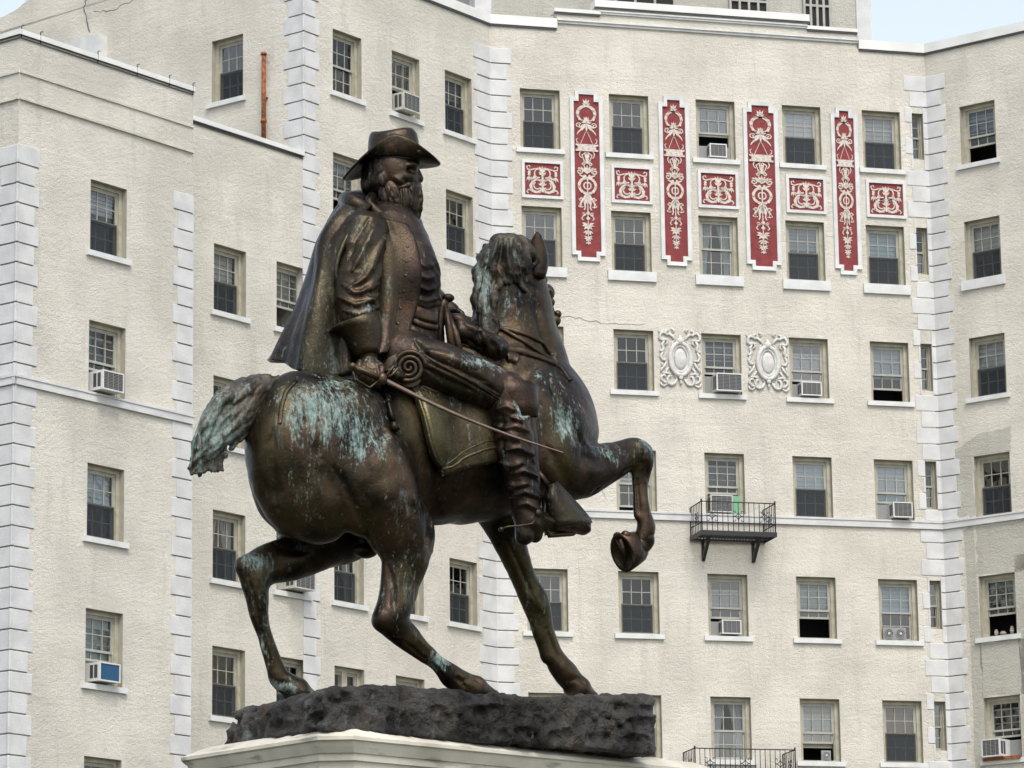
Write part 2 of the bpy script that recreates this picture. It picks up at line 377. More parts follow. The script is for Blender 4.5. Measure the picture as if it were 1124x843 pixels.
# raised bands in the render of the low wing
b=MB(); b.M=FR('B')
for z,t in ((24.37,.03),(23.80,.05)):
    b.prism([(sB_left-.0,z-.02),(-11.2,z-.02),(-11.2,z+.03),(sB_left-.0,z+.03)],-t,0)
b.M=FR('A')
for z,t in ((24.37,.03),(23.80,.05)):
    b.prism([(sA_corner-16,z-.018),(sA_corner,z-.018),(sA_corner,z+.028),(sA_corner-16,z+.028)],-t,0)
bpart(b,'stucco_band',STUCCO)
# old repairs on the right wing
def blob(cs,cz,pts,seed):
    rr=random.Random(seed); out=[]
    n=len(pts)
    for i in range(n):
        a,c=pts[i],pts[(i+1)%n]
        for k in range(5):
            f=k/5; out.append((cs+a[0]*(1-f)+c[0]*f+rr.uniform(-.05,.05),cz+a[1]*(1-f)+c[1]*f+rr.uniform(-.05,.05)))
    return out
def patch(p,outer,label):
    b=MB(); b.prism(outer,-.004,0); o=bpart(b,'repair_patch',STUCCO_B,FR(p)); return o
g_=14.31
patch('G',blob(0,0,[(g_-.5,18.1),(g_-.02,18.1),(g_-.02,19.56),(g_+1.1,19.58),(g_+1.05,20.15),(g_+.2,20.1),(g_-.5,19.8)],1),'')
patch('G',blob(0,0,[(g_-.25,9),(g_-.03,9),(g_-.03,17.8),(g_-.35,17.8),(g_-.32,13)],2),'')
for l in (5,6):
    h=ZT-3*(l-1)
    patch('G',blob(0,0,[(g_-.02,h+.03),(g_+1.9,h+.03),(g_+1.75,h+1.35 if l==6 else h+1.2),(g_-.02,h+1.35 if l==6 else h+1.2)],3+l),'')
patch('G',blob(0,0,[(g_+1.05,12),(g_+1.9,12),(g_+2.1,17),(g_+1.05,17)],9),'')
# penthouse
def pent(s0,s1,off,z1,wins):
    b=MB(); M=FR('F')
    b.box(s0,s1,off,off+7,30.4-1.2,z1,0)
    o=bpart(b,'penthouse',[STUCCO_B,QUOIN],M)
    for a,c in ((s0-.03,s0+.40),(s1-.37,s1+.03)):
        q=MB(); q.box(a,c,off-.04,off+.5,29.4,z1-.1); q.build('corner_pilaster',QUOIN,o)
    for a,c in wins:
        f=MB()
        f.box(a,c,off-.03,off+.0,30.9,33.2,0)
        n=4
        for i in range(n+1):
            x=a+(c-a)*i/n; f.box(x-.03,x+.03,off-.08,off-.031,30.9,33.2,1)
        f.box(a,c,off-.075,off-.031,31.7,31.76,1)
        w_=f.build('window',[ROOM,SASH],o)
pent(-.42,10.1,1.5,34.2,[(2.72,4.80),(6.30,7.30),(8.3,9.0)])
b=MB(); b.box(sG0+2.73,sG0+9,1.0,6,29.5,34); bpart(b,'penthouse',[QUOIN],FR('G'))
b=MB(); b.box(0,1.1,-.3,0,0,.62); bpart(b,'chimney_block',WHITEP,FR('D',sD0-7.35,28.75))
# rusty vent pipe against the gable wall
b=MB(); b.tube([(0,-.12,25.7),(0,-.12,27.86)],.055,10); b.tube([(0,-.12,27.84),(0,-.12,27.9)],.075,10); b.tube([(0,-.12,26.2),(0,-.12,26.28)],.072,10); b.box(-.03,.03,-.12,0,26.8,26.84)
o=bpart(b,'vent_pipe',RUST,FR('D',sD0-1.12,0)); o['label']='rusty orange pipe standing against the upper wall'
# cracks in the render
def crack(p,pts,w,seed):
    rr=random.Random(seed); out=[]
    for i in range(len(pts)-1):
        for k in range(6):
            t=k/6; out.append((pts[i][0]*(1-t)+pts[i+1][0]*t+rr.uniform(-.03,.03),pts[i][1]*(1-t)+pts[i+1][1]*t+rr.uniform(-.035,.035)))
    out.append(pts[-1]); b=MB(); b.ribbon(out,[w*rr.uniform(.4,1) for _ in out],-.003,0); bpart(b,'crack',JOINT,FR(p))
crack('D',[(-12.95,31.2),(-12.8,30.7),(-12.95,30.3),(-12.75,29.6)],.05,1); crack('D',[(-12.8,30.7),(-12.2,30.75),(-11.3,30.9),(-10.6,31.3)],.035,2); crack('D',[(-12.6,30.1),(-12.0,30.0),(-11.2,30.15),(-10.9,30.4)],.03,3)
crack('F',[(.1,22.95),(.8,22.75),(1.6,22.80),(2.4,22.66),(3.4,22.72)],.022,4); crack('F',[(2.05,18.9),(2.15,18.6),(2.3,18.35)],.016,7)
# ------------------------------------------------------------------ windows
cache={}
def m_frame(w,h,case=0):
    k=('fr',w,h,case)
    if k not in cache:
        b=MB(); f=.09
        if w<.5: f=.035
        b.box(.0,f,.14,.262,.04,h); b.box(w-f,w,.14,.262,.04,h); b.box(f,w-f,.14,.262,h-f,h); b.box(0,w,.12,.262,0,.04)
        # stepped inner bead
        b.box(f,f+.025,.18,.262,.04,h-f); b.box(w-f-.025,w-f,.18,.262,.04,h-f); b.box(f+.025,w-f-.025,.18,.262,h-f-.03,h-f)
        if case: b.box(w/2-.09,w/2+.09,.15,.262,.04,h-f)
        cache[k]=b.mesh('window_frame',BEIGE)
    return cache[k]
def m_sash(w,h,part,y):
    """sash of given outer size at depth y, 3 x 2 lights"""
    k=('sash',round(w,3),round(h,3),part)
    if k not in cache:
        b=MB(); r=.042; t=.035
        b.box(0,r,0,t,0,h); b.box(w-r,w,0,t,0,h); b.box(r,w-r,0,t,h-r,h); b.box(r,w-r,0,t,0,r+.008)
        if w>.5:
            for i in (1,2): x=w*i/3; b.box(x-.010,x+.010,.004,t-.004,r,h-r)
        b.box(r,w-r,.005,t-.005,h/2-.010,h/2+.010)
        cache[k]=b.mesh('sash',SASH)
    return cache[k]
def m_sheet(w,h,name,m):
    k=(name,round(w,3),round(h,3),m.name)
    if k not in cache:
        b=MB(); b.poly([(0,0,0),(w,0,0),(w,0,h),(0,0,h)]); cache[k]=b.mesh(name,m)
    return cache[k]
def m_screen(w,h):
    k=('scr',round(w,3),round(h,3))
    if k not in cache:
        b=MB(); b.box(0,.022,0,.012,0,h,1); b.box(w-.022,w,0,.012,0,h,1); b.box(.022,w-.022,0,.012,h-.03,h,1); b.box(.022,w-.022,0,.012,0,.022,1)
        b.poly([(0,.006,0),(w,.006,0),(w,.006,h),(0,.006,h)],0); cache[k]=b.mesh('insect_screen',[SCREEN,SCREENFR])
    return cache[k]
def m_blind(w,h,m):
    k=('bl',round(w,3),round(h,3),m.name)
    if k not in cache:
        b=MB(); n=6
        for i in range(n):
            z0=h*i/n; z1=h*(i+1)/n
            b.poly([(0,.0,z0),(w,.0,z0),(w,.02,z1),(0,.02,z1)])
        b.box(0,w,-.01,.02,-.02,.005); cache[k]=b.mesh('blind',m)
    return cache[k]
def m_curtain(w,h):
    k=('cur',round(w,3),round(h,3))
    if k not in cache:
        b=MB()
        for sgn in (0,1):
            n=26
            for j in range(8):
                z0,z1=h*j/8,h*(j+1)/8
                def X(f,z): 
                    ww=w*(.20+.24*(z/h)**1.5); x=f*ww; return x if not sgn else w-x
                for i in range(n):
                    f0,f1=i/n,(i+1)/n
                    y=lambda f:.03*math.sin(f*26)
                    q=[(X(f0,z0),y(f0),z0),(X(f1,z0),y(f1),z0),(X(f1,z1),y(f1),z1),(X(f0,z1),y(f0),z1)]
                    b.poly(q,0,True)
        cache[k]=b.mesh('curtain',CURTAIN)
    return cache[k]
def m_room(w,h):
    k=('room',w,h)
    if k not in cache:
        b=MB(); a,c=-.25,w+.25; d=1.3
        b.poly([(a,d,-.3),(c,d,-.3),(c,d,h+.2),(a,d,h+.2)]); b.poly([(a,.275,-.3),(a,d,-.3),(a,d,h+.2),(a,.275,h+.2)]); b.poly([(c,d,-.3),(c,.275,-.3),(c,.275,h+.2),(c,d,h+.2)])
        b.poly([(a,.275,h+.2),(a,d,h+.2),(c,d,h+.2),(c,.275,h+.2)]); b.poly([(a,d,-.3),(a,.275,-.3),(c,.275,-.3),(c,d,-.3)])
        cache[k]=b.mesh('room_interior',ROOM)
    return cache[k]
def m_sill(w,th):
    k=('sill',w,th)
    if k not in cache:
        b=MB(); b.box(-.12,w+.10,-.07,.0,-th,-.004); b.box(-.0,w,.0,.12,-.05,-.002); cache[k]=b.mesh('sill',WHITEP)
    return cache[k]
T=Matrix.Translation
ACS=[]
def window(q):
    w,h=q['w'],q['h']; zt=ZT-3*(q['l']-1); z=zt-h
    Mx=FR(q['p'],q['s'],z)
    fr=link('window',m_frame(w,h,1 if q.get('case') else 0),BLD,BI@Mx)
    f=.09 if w>.5 else .035
    iw=w-2*f-.05 if w>.5 else w-2*f; x0=(w-iw)/2; top=h-f-(.03 if w>.5 else 0); bot=.04; mid=(top+bot)/2
    up=q.get('up',0)
    if q.get('slit'): pass
    ush=top-mid+.03
    link('upper_sash',m_sash(iw,ush,'u',0),fr,T((x0,.190,top-ush)))
    lsh=mid-bot+.03
    link('lower_sash',m_sash(iw,lsh,'l',0),fr,T((x0,.228,bot+up)))
    g1=link('pane',m_sheet(iw-.03,ush-.03,'pane',GLASS),fr,T((x0+.015,.207,top-ush+.015)))
    g2=link('pane',m_sheet(iw-.03,lsh-.03,'pane',GLASS),fr,T((x0+.015,.245,bot+up+.015)))
    if q.get('scr'): link('insect_screen',m_screen(iw,lsh),fr,T((x0,.165,bot)))
    if q.get('bl'):
        c,fr_=q['bl']; bh=(top-bot)*fr_; link('blind',m_blind(iw,bh,BLINDS[c]),fr,T((x0,.30,top-bh)))
    if q.get('cur'): link('curtain',m_curtain(iw,top-bot),fr,T((x0,.33,bot)))
    link('room_interior',m_room(w,h),fr,T((0,0,0)))
    if w>.5 and not (q['p'] in 'FGEB' and q['l']==4 and q['p']!='E'):
        th=.12
        if q['p'] in 'FG' and q['l']==2: th=.25
        if q['p']=='E' and q['l']==2 and q['s']>-3: th=.22
        link('sill',m_sill(w,th),fr,T((0,0,0)))
    return fr
for q in WINS: window(q)
# ------------------------------------------------------------------ air conditioners, top-level things
def cooler(p,s,l,x,w,h,out,label,case=ACWHITE,grille=ACDARK,zup=.05,sides=True,wopen=1.02,slats=True):
    z=ZT-3*(l-1)-WH+zup
    M=FR(p,s+x,z)
    e=bpy.data.objects.new('air_conditioner',None); COL.objects.link(e); e.matrix_basis=M; tag(e,label,'air conditioner','window air conditioners')
    b=MB(); t=.025; y0=-out; y1=.42
    # hollow front: casing walls with rounded look, body behind
    b.box(0,w,y0+.03,y1,0,h); 
    b.box(-.004,t,y0,y0+.029,-.004,h+.004); b.box(w-t,w+.004,y0,y0+.029,-.004,h+.004); b.box(t,w-t,y0,y0+.029,h-t,h+.004); b.box(t,w-t,y0,y0+.029,-.004,t)
    b.build('casing',case,e)
    g=MB(); g.box(t,w-t,y0+.016,y0+.0295,t,h-t,0)
    if slats:
        n=11
        for i in range(1,n): 
            zz=t+(h-2*t)*i/n; g.box(t,w-t,y0+.008,y0+.0155,zz-.004,zz+.004,1)
        for i in range(1,4):
            xx=w*i/4; g.box(xx-.004,xx+.004,y0+.004,y0+.0155,t,h-t,1)
    g.build('grille',[grille,ACGREY if grille is not ACBLUE else ACBLUE],e)
    v=MB()
    for xs in (-.003,w+.0005):
        v.box(xs,xs+.0025,y0+.07,y0+.16,.06,h-.05); v.box(xs,xs+.0025,y0+.19,y0+.28,.06,h-.05)
    v.build('side_vent',ACDARK,e)
    if sides:
        a=.09-x; c=wopen-.09-x
        for u0,u1 in ((a,-.005),(w+.005,c)):
            if u1-u0>.03:
                sp=MB(); sp.box(u0,u1,.19,.205,-.01,h-.01)
                for k in range(1,int((u1-u0)/.025)): sp.box(u0+k*.025,u0+k*.025+.008,.186,.1895,.01,h-.02)
                sp.build('side_panel',ACGREY,e)
    return e
cooler('F',FC[2],1,.33,.44,.34,.05,'small air conditioner with silver rim between grey side panels in a top-row window')
cooler('E',EC[1],1,.10,.62,.42,.28,'beige boxy air conditioner jutting from the top-row window above the hat',ACBEIGE)
cooler('B',-14.33,4,.12,.62,.40,.30,'air conditioner with dark grille jutting just above the white band of the left wing',ACWHITE)
cooler('B',-14.33,6,.20,.60,.38,.22,'grey air conditioner with a bright blue front in the left wing',ACWHITE,ACBLUE,slats=False)
cooler('E',-8.72,5,.25,.68,.40,.35,'dark air conditioner half hidden behind the raised hind leg of the horse',ACBEIGE,ACDARK)
cooler('F',FC[2],3,.30,.66,.44,.22,'large black-fronted air conditioner in the window between the two white cartouches',ACWHITE)
cooler('F',FC[3],3,.26,.52,.34,.12,'white air conditioner with grey grille in the window right of the cartouches',ACWHITE,ACDARK,wopen=1.02)
cooler('F',FC[2],4,.12,.56,.42,.06,'dark weathered air conditioner beside a green panel behind the upper balcony',ACBEIGE)
cooler('F',FC[4],4,.40,.50,.38,.20,'air conditioner with fine grille on the white band beside a narrow slit window')
cooler('F',FC[2],5,.32,.48,.34,.10,'bright white air conditioner in the window below the upper balcony')
cooler('G',14.31,6,.08,.50,.42,.32,'white air conditioner above rust streaks on the sill at the far right edge')
b=MB(); b.box(.70,.93,.14,.16,.04,.5); o=b.build('window_board',GREENP,None,FR('F',FC[2],ZT-9-WH)); tag(o,'pale green board filling the window behind the upper balcony','board')
# twin fan, box fan, pots
def fan_unit(p,s,l,x,n,sz,label):
    e=bpy.data.objects.new('window_fan',None); COL.objects.link(e); e.matrix_basis=FR(p,s+x,ZT-3*(l-1)-WH+.045,.10); tag(e,label,'fan')
    b=MB()
    for i in range(n):
        c=(i+.5)*sz
        b.tube([(c,.0,sz/2),(c,.06,sz/2)],sz*.47,20,0); 
    b.box(0,n*sz,.02,.06,0,sz); b.build('housing',ACGREY,e)
    for i in range(n):
        c=(i+.5)*sz
        g=MB(); g.tube([(c,-.004,sz/2),(c,-.0005,sz/2)],sz*.40,20,0); 
        g.build('fan_opening',ACDARK,e)
        g=MB()
        for r_ in (.12,.24,.36):
            g.tube([(c+sz*r_*math.cos(a*math.pi/10),-.010,sz/2+sz*r_*math.sin(a*math.pi/10)) for a in range(21)],.004,4)
        g.tube([(c,-.02,sz/2),(c,-.005,sz/2)],sz*.09,10); g.build('fan_guard',ACWHITE,e)
fan_unit('F',FC[4],5,.13,2,.30,'twin round window fan standing on a sill of the centre facade')
fan_unit('F',FC[3],6,.56,1,.24,'small square fan inside the open window beside the lower balcony')
for i,(x,h,lab) in enumerate(((.36,.15,'narrow jar on the sill of the open window at the far right edge'),(.55,.09,'low round pot on the sill of the open window at the far right edge'),(.80,.19,'tallest jar on the sill of the open window at the far right edge'))):
    b=MB(); n=7; prof=[(.0,.03),(.15,.045),(.5,.055),(.75,.045),(.85,.03),(1,.035)]
    for j in range(len(prof)-1): b.tube([(0,0,h*prof[j][0]),(0,0,h*prof[j+1][0])],[prof[j][1]*(1.6 if i==1 else 1),prof[j+1][1]*(1.6 if i==1 else 1)],10)
    o=b.build('jar',BLINDS['beige'],None,FR('G',14.31+x,ZT-12-WH+.04,.14)); tag(o,lab,'jar')
# ------------------------------------------------------------------ balconies
def balcony(s0,s1,zf,zr,dep,br,label):
    e=MB(); 
    # open grating floor
    n=int((s1-s0)/.075)
    for i in range(n+1):
        x=s0+(s1-s0)*i/n; e.box(x-.014,x+.014,-dep,0,zf,zf+.03)
    for y in (-dep,-dep*.5,-.06): e.box(s0,s1,y,y+.05,zf-.045,zf-.002)
    e.box(s0-.0,s1,-dep-.03,-dep-.001,zf-.06,zf+.05); e.box(s0-.03,s0-.001,-dep-.03,0,zf-.06,zf+.05); e.box(s1+.001,s1+.03,-dep-.03,0,zf-.06,zf+.05)
    root=bpart(e,'balcony',IRON,FR('F')); root['label']=label
    r=MB()
    for a,c in (((s0,-dep),(s1,-dep)),((s0,0),(s0,-dep)),((s1,0),(s1,-dep))):
        for z in (zr,zf+(zr-zf)*.33): r.tube([(a[0],a[1],z),(c[0],c[1],z)],.014,6)
        L_=math.hypot(c[0]-a[0],c[1]-a[1]); m=max(4,int(L_/.125))
        for i in range(m+1):
            f=i/m; x,y=a[0]+(c[0]-a[0])*f,a[1]+(c[1]-a[1])*f
            r.tube([(x,y,zf),(x,y,zr)],.010 if 0<i<m else .018,5)
        # scroll diamonds
        k=3 if L_>1.2 else 1
        for i in range(k):
            f=(i+.5)/k; f=round(f*m)/m; x,y=a[0]+(c[0]-a[0])*f,a[1]+(c[1]-a[1])*f; ux,uy=(c[0]-a[0])/L_,(c[1]-a[1])/L_; zc=zf+(zr-zf)*.55; R_=.12
            for qx,qz in ((1,1),(1,-1),(-1,1),(-1,-1)):
                pts=[]
                for t_ in range(7):
                    an=math.pi/2*t_/6; dx=R_*(1-math.sin(an)); dz=R_*(1-math.cos(an)); pts.append((x+ux*qx*dx,y+uy*qx*dx,zc+qz*dz))
                r.tube(pts,.009,4)
                pts=[(x+ux*qx*(.10+.03*math.cos(t_)),y+uy*qx*(.10+.03*math.cos(t_)),zc+qz*(.10+.03*math.sin(t_))) for t_ in (0,.8,1.6,2.4,3.2,4)]
                r.tube(pts,.008,4)
    for x in (s0,s1):
        r.tube([(x,-dep,zr-.02),(x,-dep,zr+.06)],.022,6)
    r.build('railing',IRON,root)
    for x in br:
        b=MB(); b.box(x-.035,x+.035,-.05,0,zf-.55,zf-.046); b.box(x-.035,x+.035,-dep*.62,-.0505,zf-.10,zf-.046)
        b.poly([(x-.035,-dep*.6,zf-.1),(x+.035,-dep*.6,zf-.1),(x+.035,-.05,zf-.55),(x-.035,-.05,zf-.55)])
        b.poly([(x+.035,-dep*.48,zf-.1),(x-.035,-dep*.48,zf-.1),(x-.035,-.05,zf-.43),(x+.035,-.05,zf-.43)])
        for sx in (-.035,.035): b.poly([(x+sx,-dep*.6,zf-.1),(x+sx,-.05,zf-.55),(x+sx,-.05,zf-.43),(x+sx,-dep*.48,zf-.1)])
        b.build('bracket',IRON,root)
balcony(4.445,6.31,17.40,18.16,.9,(4.74,6.02),'small black iron balcony with scrolls under a fourth-row window')
balcony(4.13,6.64,11.42,12.18,.9,(4.5,6.2),'wider black iron balcony cut by the lower edge of the picture')
# ------------------------------------------------------------------ ornament
def arc(cx,cz,rx,rz,a0,a1,n=12): return [(cx+rx*math.cos(R(a0+(a1-a0)*i/n)),cz+rz*math.sin(R(a0+(a1-a0)*i/n))) for i in range(n+1)]
def spiral(cx,cz,r0,r1,a0,turns,n=16): return [(cx+(r0+(r1-r0)*i/n)*math.cos(R(a0)+2*math.pi*turns*i/n),cz+(r0+(r1-r0)*i/n)*math.sin(R(a0)+2*math.pi*turns*i/n)) for i in range(n+1)]
def sym(b,pts,w,y0=-.014,y1=0.):
    w=[x*.9 for x in w] if hasattr(w,'__len__') else w*.9
    b.ribbon(pts,w,y0,y1); b.ribbon([(-x,z) for x,z in pts],w,y0,y1)
def leafs(b,cx,cz,angs,ln,wd):
    wd*=.9
    for a in angs:
        dx,dz=math.cos(R(a)),math.sin(R(a)); px,pz=-dz,dx
        pts=[(cx,cz),(cx+dx*ln*.5+px*wd,cz+dz*ln*.5+pz*wd),(cx+dx*ln,cz+dz*ln),(cx+dx*ln*.5-px*wd,cz+dz*ln*.5-pz*wd)]
        b.prism(pts,-.016,0)
def beads(b,pts,r):
    r*=.8
    for x,z in pts: b.prism([(x+r*math.cos(R(a)),z+r*math.sin(R(a))) for a in range(0,360,60)],-.03,0)
def m_tall():
    b=MB(); H=3.9   # z 0 top .. -3.9, half width .27
    leafs(b,0,-.20,(60,90,120),.16,.03); leafs(b,0,-.22,(30,150),.12,.025)
    sym(b,arc(0,-.44,.21,.20,100,-60),[.03+.055*math.sin(math.pi*i/12) for i in range(13)])      # wreath
    sym(b,arc(.05,-.28,.10,.05,160,10),.035); beads(b,[(.21,-.44),(-.21,-.44),(.17,-.58),(-.17,-.58),(.18,-.32),(-.18,-.32)],.045)
    leafs(b,0,-.64,(65,90,115),.14,.03); leafs(b,0,-.66,(0,180,35,145),.13,.03); leafs(b,0,-.68,(-35,-145,-60,-120,-90),.24,.03)
    sym(b,spiral(.19,-.74,.07,.015,150,-1.2),.028); sym(b,[(.06,-.74),(.13,-.84),(.20,-.92),(.23,-.98)],[.05,.045,.035,.01])
    sym(b,[(.02,-.90),(.09,-1.07),(.16,-1.24)],.014)
    sym(b,[(.21,-1.08),(.25,-1.10),(.235,-1.18),(.19,-1.2)],.022)
    b.prism([(-.24,-1.40),(.24,-1.40),(.22,-1.31),(.24,-1.22),(-.24,-1.22),(-.22,-1.31)],-.03,0)
    beads(b,[(.25,-1.24),(-.25,-1.24),(.25,-1.38),(-.25,-1.38)],.035)
    sym(b,arc(.11,-1.48,.07,.09,-80,80),.028); leafs(b,0,-1.64,(75,90,105),.22,.03); sym(b,[(.02,-1.42),(.12,-1.5),(.08,-1.62),(.02,-1.68)],.03)
    beads(b,[(0,-1.60),(0,-1.68)],.06); sym(b,spiral(.09,-1.72,.05,.01,90,1.2),.026)
    leafs(b,0,-1.98,(50,70,90,110,130),.24,.035)
    sym(b,spiral(.18,-1.92,.085,.015,60,1.4,18),.036); sym(b,[(.03,-2.02),(.10,-2.05),(.19,-2.01)],[.07,.055,.03])
    sym(b,arc(0,-2.28,.20,.20,90,-90,16),[.05+.03*abs(math.sin(i*1.2)) for i in range(17)])
    sym(b,arc(.03,-2.28,.055,.08,110,-110,10),.035); b.ribbon([(0,-2.1),(0,-2.46)],.03,-.024,0); beads(b,[(.2,-2.28),(-.2,-2.28),(.14,-2.44),(-.14,-2.44)],.04)
    leafs(b,0,-2.50,(-90,-78,-102),.30,.035); sym(b,[(.03,-2.50),(.10,-2.62),(.17,-2.74),(.16,-2.84),(.11,-2.82)],[.05,.055,.05,.04,.03]); sym(b,[(.05,-2.56),(.08,-2.7),(.06,-2.84),(.09,-2.9)],.035)
    sym(b,spiral(.16,-2.62,.05,.012,0,-1.1),.025); sym(b,spiral(.20,-2.80,.04,.01,90,1.0),.022)
    b.ribbon([(0,-2.78),(0,-3.72)],.022,-.02,0); beads(b,[(0,-2.98),(0,-3.12)],.055); sym(b,[(.02,-3.0),(.10,-3.03),(.15,-3.12),(.11,-3.16)],.032); sym(b,spiral(.10,-3.02,.05,.01,40,1.1),.022)
    leafs(b,0,-3.28,(-10,20,-50,-130,160,190,-90),.16,.035); leafs(b,0,-3.42,(-30,-60,-90,-120,-150),.14,.03)
    leafs(b,0,-3.60,(-20,-60,-90,-120,-160,20,160),.11,.026); leafs(b,0,-3.70,(-45,-90,-135),.09,.022)
    return b.mesh('ornament',ORN)
def m_square():
    b=MB()  # centre 0,0 ; +-.43 x +-.38
    leafs(b,0,.10,(90,70,110),.24,.035); leafs(b,0,.08,(45,135),.14,.03); b.ribbon([(0,.2),(0,-.34)],.05,-.024,0)
    sym(b,arc(.10,.14,.10,.11,100,-110),.035); sym(b,[(.02,.28),(.10,.27),(.20,.25),(.30,.22),(.38,.24),(.39,.31),(.33,.33),(.31,.28)],[.03,.03,.035,.04,.04,.035,.03,.02])
    sym(b,arc(0,.05,.20,.09,-90,20),.055)
    beads(b,[(.34,.16),(-.34,.16),(.34,.10),(-.34,.10)],.05); leafs(b,.34,.08,(-90,-65,-115),.16,.025); leafs(b,-.34,.08,(-90,-65,-115),.16,.025)
    sym(b,[(.05,-.04),(.14,-.01),(.24,-.07),(.30,-.18),(.28,-.29),(.17,-.34),(.05,-.33)],[.03,.05,.07,.09,.09,.07,.05])
    sym(b,[(.28,-.30),(.36,-.28),(.40,-.34),(.36,-.37)],.035); sym(b,arc(.13,-.17,.09,.09,60,-150),.035)
    leafs(b,0,-.18,(60,120,90,30,150),.13,.025); leafs(b,0,-.30,(0,180,45,135),.12,.025); leafs(b,.24,-.03,(60,100),.09,.02); leafs(b,-.24,-.03,(120,80),.09,.02)
    return b.mesh('ornament',ORN)
TALL=m_tall(); SQ=m_square()
def tall_panel(s0,s1,label=None):
    w=s1-s0; zt,zb=28.40,24.37; k=.14; z2t,z2b=28.58,24.22; b=MB()
    def outl(d,ds): 
        kk=k+ds
        return [(s0+d,zb+d),(s0+kk,zb+d),(s0+kk,z2b+d),(s1-kk,z2b+d),(s1-kk,zb+d),(s1-d,zb+d),(s1-d,zt-d),(s1-kk,zt-d),(s1-kk,z2t-d),(s0+kk,z2t-d),(s0+kk,zt-d),(s0+d,zt-d)]
    O=outl(0,0); I=outl(.10,.09); J=outl(.085,.075); n=len(O)
    f=MB(); f.prism(outl(.05,.05),-.012,0); 
    base=bpart(f,'ornamental_panel',RED,FR('F'))
    fr=MB()
    for i in range(n):
        j=(i+1)%n; o0,o1,i0,i1=O[i],O[j],I[i],I[j]
        fr.poly([(o0[0],-.06,o0[1]),(o1[0],-.06,o1[1]),(i1[0],-.05,i1[1]),(i0[0],-.05,i0[1])])
        fr.poly([(o1[0],-.06,o1[1]),(o0[0],-.06,o0[1]),(o0[0],0,o0[1]),(o1[0],0,o1[1])])
        fr.poly([(i0[0],-.05,i0[1]),(i1[0],-.05,i1[1]),(i1[0],-.0121,i1[1]),(i0[0],-.0121,i0[1])])
    fr.build('frame',WHITEP,base)
    iw=(w-.20)/.60
    link('ornament',TALL,base,T(((s0+s1)/2,-.012,28.42))@Matrix.Diagonal((iw*.98,1,1.0,1)))
    return base
for s0,s1 in ((1.56,2.41),(3.85,4.64),(6.06,6.97),(8.38,9.09)): tall_panel(s0,s1)
for s0 in (.31,2.60,4.84,7.15,9.27):
    s1=s0+1.055; z0,z1=25.75,26.72
    f=MB(); f.box(s0+.03,s1-.03,-.012,0,z0+.03,z1-.03); base=bpart(f,'ornamental_square',RED,FR('F'))
    fr=MB(); t=.075
    for a in ((s0,s0+t,z0,z1),(s1-t,s1,z0,z1),(s0+t,s1-t,z0,z0+t),(s0+t,s1-t,z1-t,z1)): fr.box(a[0],a[1],-.05,0,a[2],a[3])
    fr.build('frame',WHITEP,base)
    link('ornament',SQ,base,T(((s0+s1)/2,-.012,(z0+z1)/2+.01)))
def cartouche(sc_,zc):
    b=MB()
    b.ball((0,-.02,0),.16,.07,.26,20,12)
    n=28; ring=[(.265*math.cos(2*math.pi*i/n),-.05,.41*math.sin(2*math.pi*i/n)) for i in range(n+1)]
    b.tube(ring,.055,8,cap=False); ring=[(.20*math.cos(2*math.pi*i/n),-.035,.33*math.sin(2*math.pi*i/n)) for i in range(n+1)]; b.tube(ring,.03,8,cap=False)
    b.prism([(.27*math.cos(2*math.pi*i/n),.41*math.sin(2*math.pi*i/n)) for i in range(n)],-.02,0)
    o=bpart(b,'cartouche',CARTM,FR('F',sc_,zc)@Matrix.Diagonal((1,.85,1,1)))
    s=MB()
    def st(pts,r):
        n_=len(pts)
        rr=[r*(.55+.45*math.sin(math.pi*(i+.5)/n_)) for i in range(n_)]
        for m in (1,-1): s.tube([(m*x,-.03,z) for x,z in pts],rr,6)
    st(spiral(.13,.37,.09,.02,120,-1.4,20),.028); s.ball((0,-.06,.45),.09,.07,.09); s.ball((0,-.05,.54),.04,.04,.06); s.ball((0,-.06,-.47),.06,.05,.07); s.ball((0,-.05,-.58),.035,.035,.06); st(spiral(.09,-.42,.06,.015,-120,1.3,16),.022)
    st([(.12,.45),(.18,.56),(.26,.62),(.34,.60),(.36,.70),(.28,.72)],.04); st([(.34,.62),(.44,.66),(.50,.60),(.52,.50),(.45,.46),(.38,.48),(.30,.46)],.042)
    st([(.40,.46),(.46,.36),(.42,.26),(.46,.18),(.52,.20)],.04); st([(.34,.50),(.32,.40),(.38,.34)],.03); st([(.44,.18),(.50,.06),(.46,-.04),(.36,-.04)],.038)
    st([(.36,-.08),(.40,-.18),(.48,-.26),(.50,-.34)],.034); st([(.30,-.22),(.36,-.30),(.40,-.42)],.03); st([(.48,-.10),(.46,-.2)],.025)
    st([(.10,-.50),(.16,-.62),(.24,-.66),(.32,-.62),(.34,-.52),(.30,-.44),(.24,-.44)],.042); st([(.32,-.60),(.42,-.60),(.50,-.52),(.48,-.44),(.42,-.42),(.38,-.46)],.036); st([(.36,-.64),(.44,-.70),(.50,-.66),(.52,-.60)],.03); st([(.26,-.40),(.36,-.36),(.46,-.38)],.032)
    st([(.20,.66),(.14,.72),(.22,.76)],.026); st([(.52,.64),(.54,.72)],.02)
    s.build('scrollwork',CARTM,o)
cartouche(4.275,21.86); cartouche(6.54,21.86)
# rust streaks hang below the right air conditioner: a thin stained drip tray
b=MB(); b.box(-.02,1.02,-.12,-.085,-.03,.05); o=b.build('drip_tray',RUST,None,FR('G',14.31,ZT-15-WH)); tag(o,'rusty drip tray on the sill under the air conditioner at the far right edge','tray')
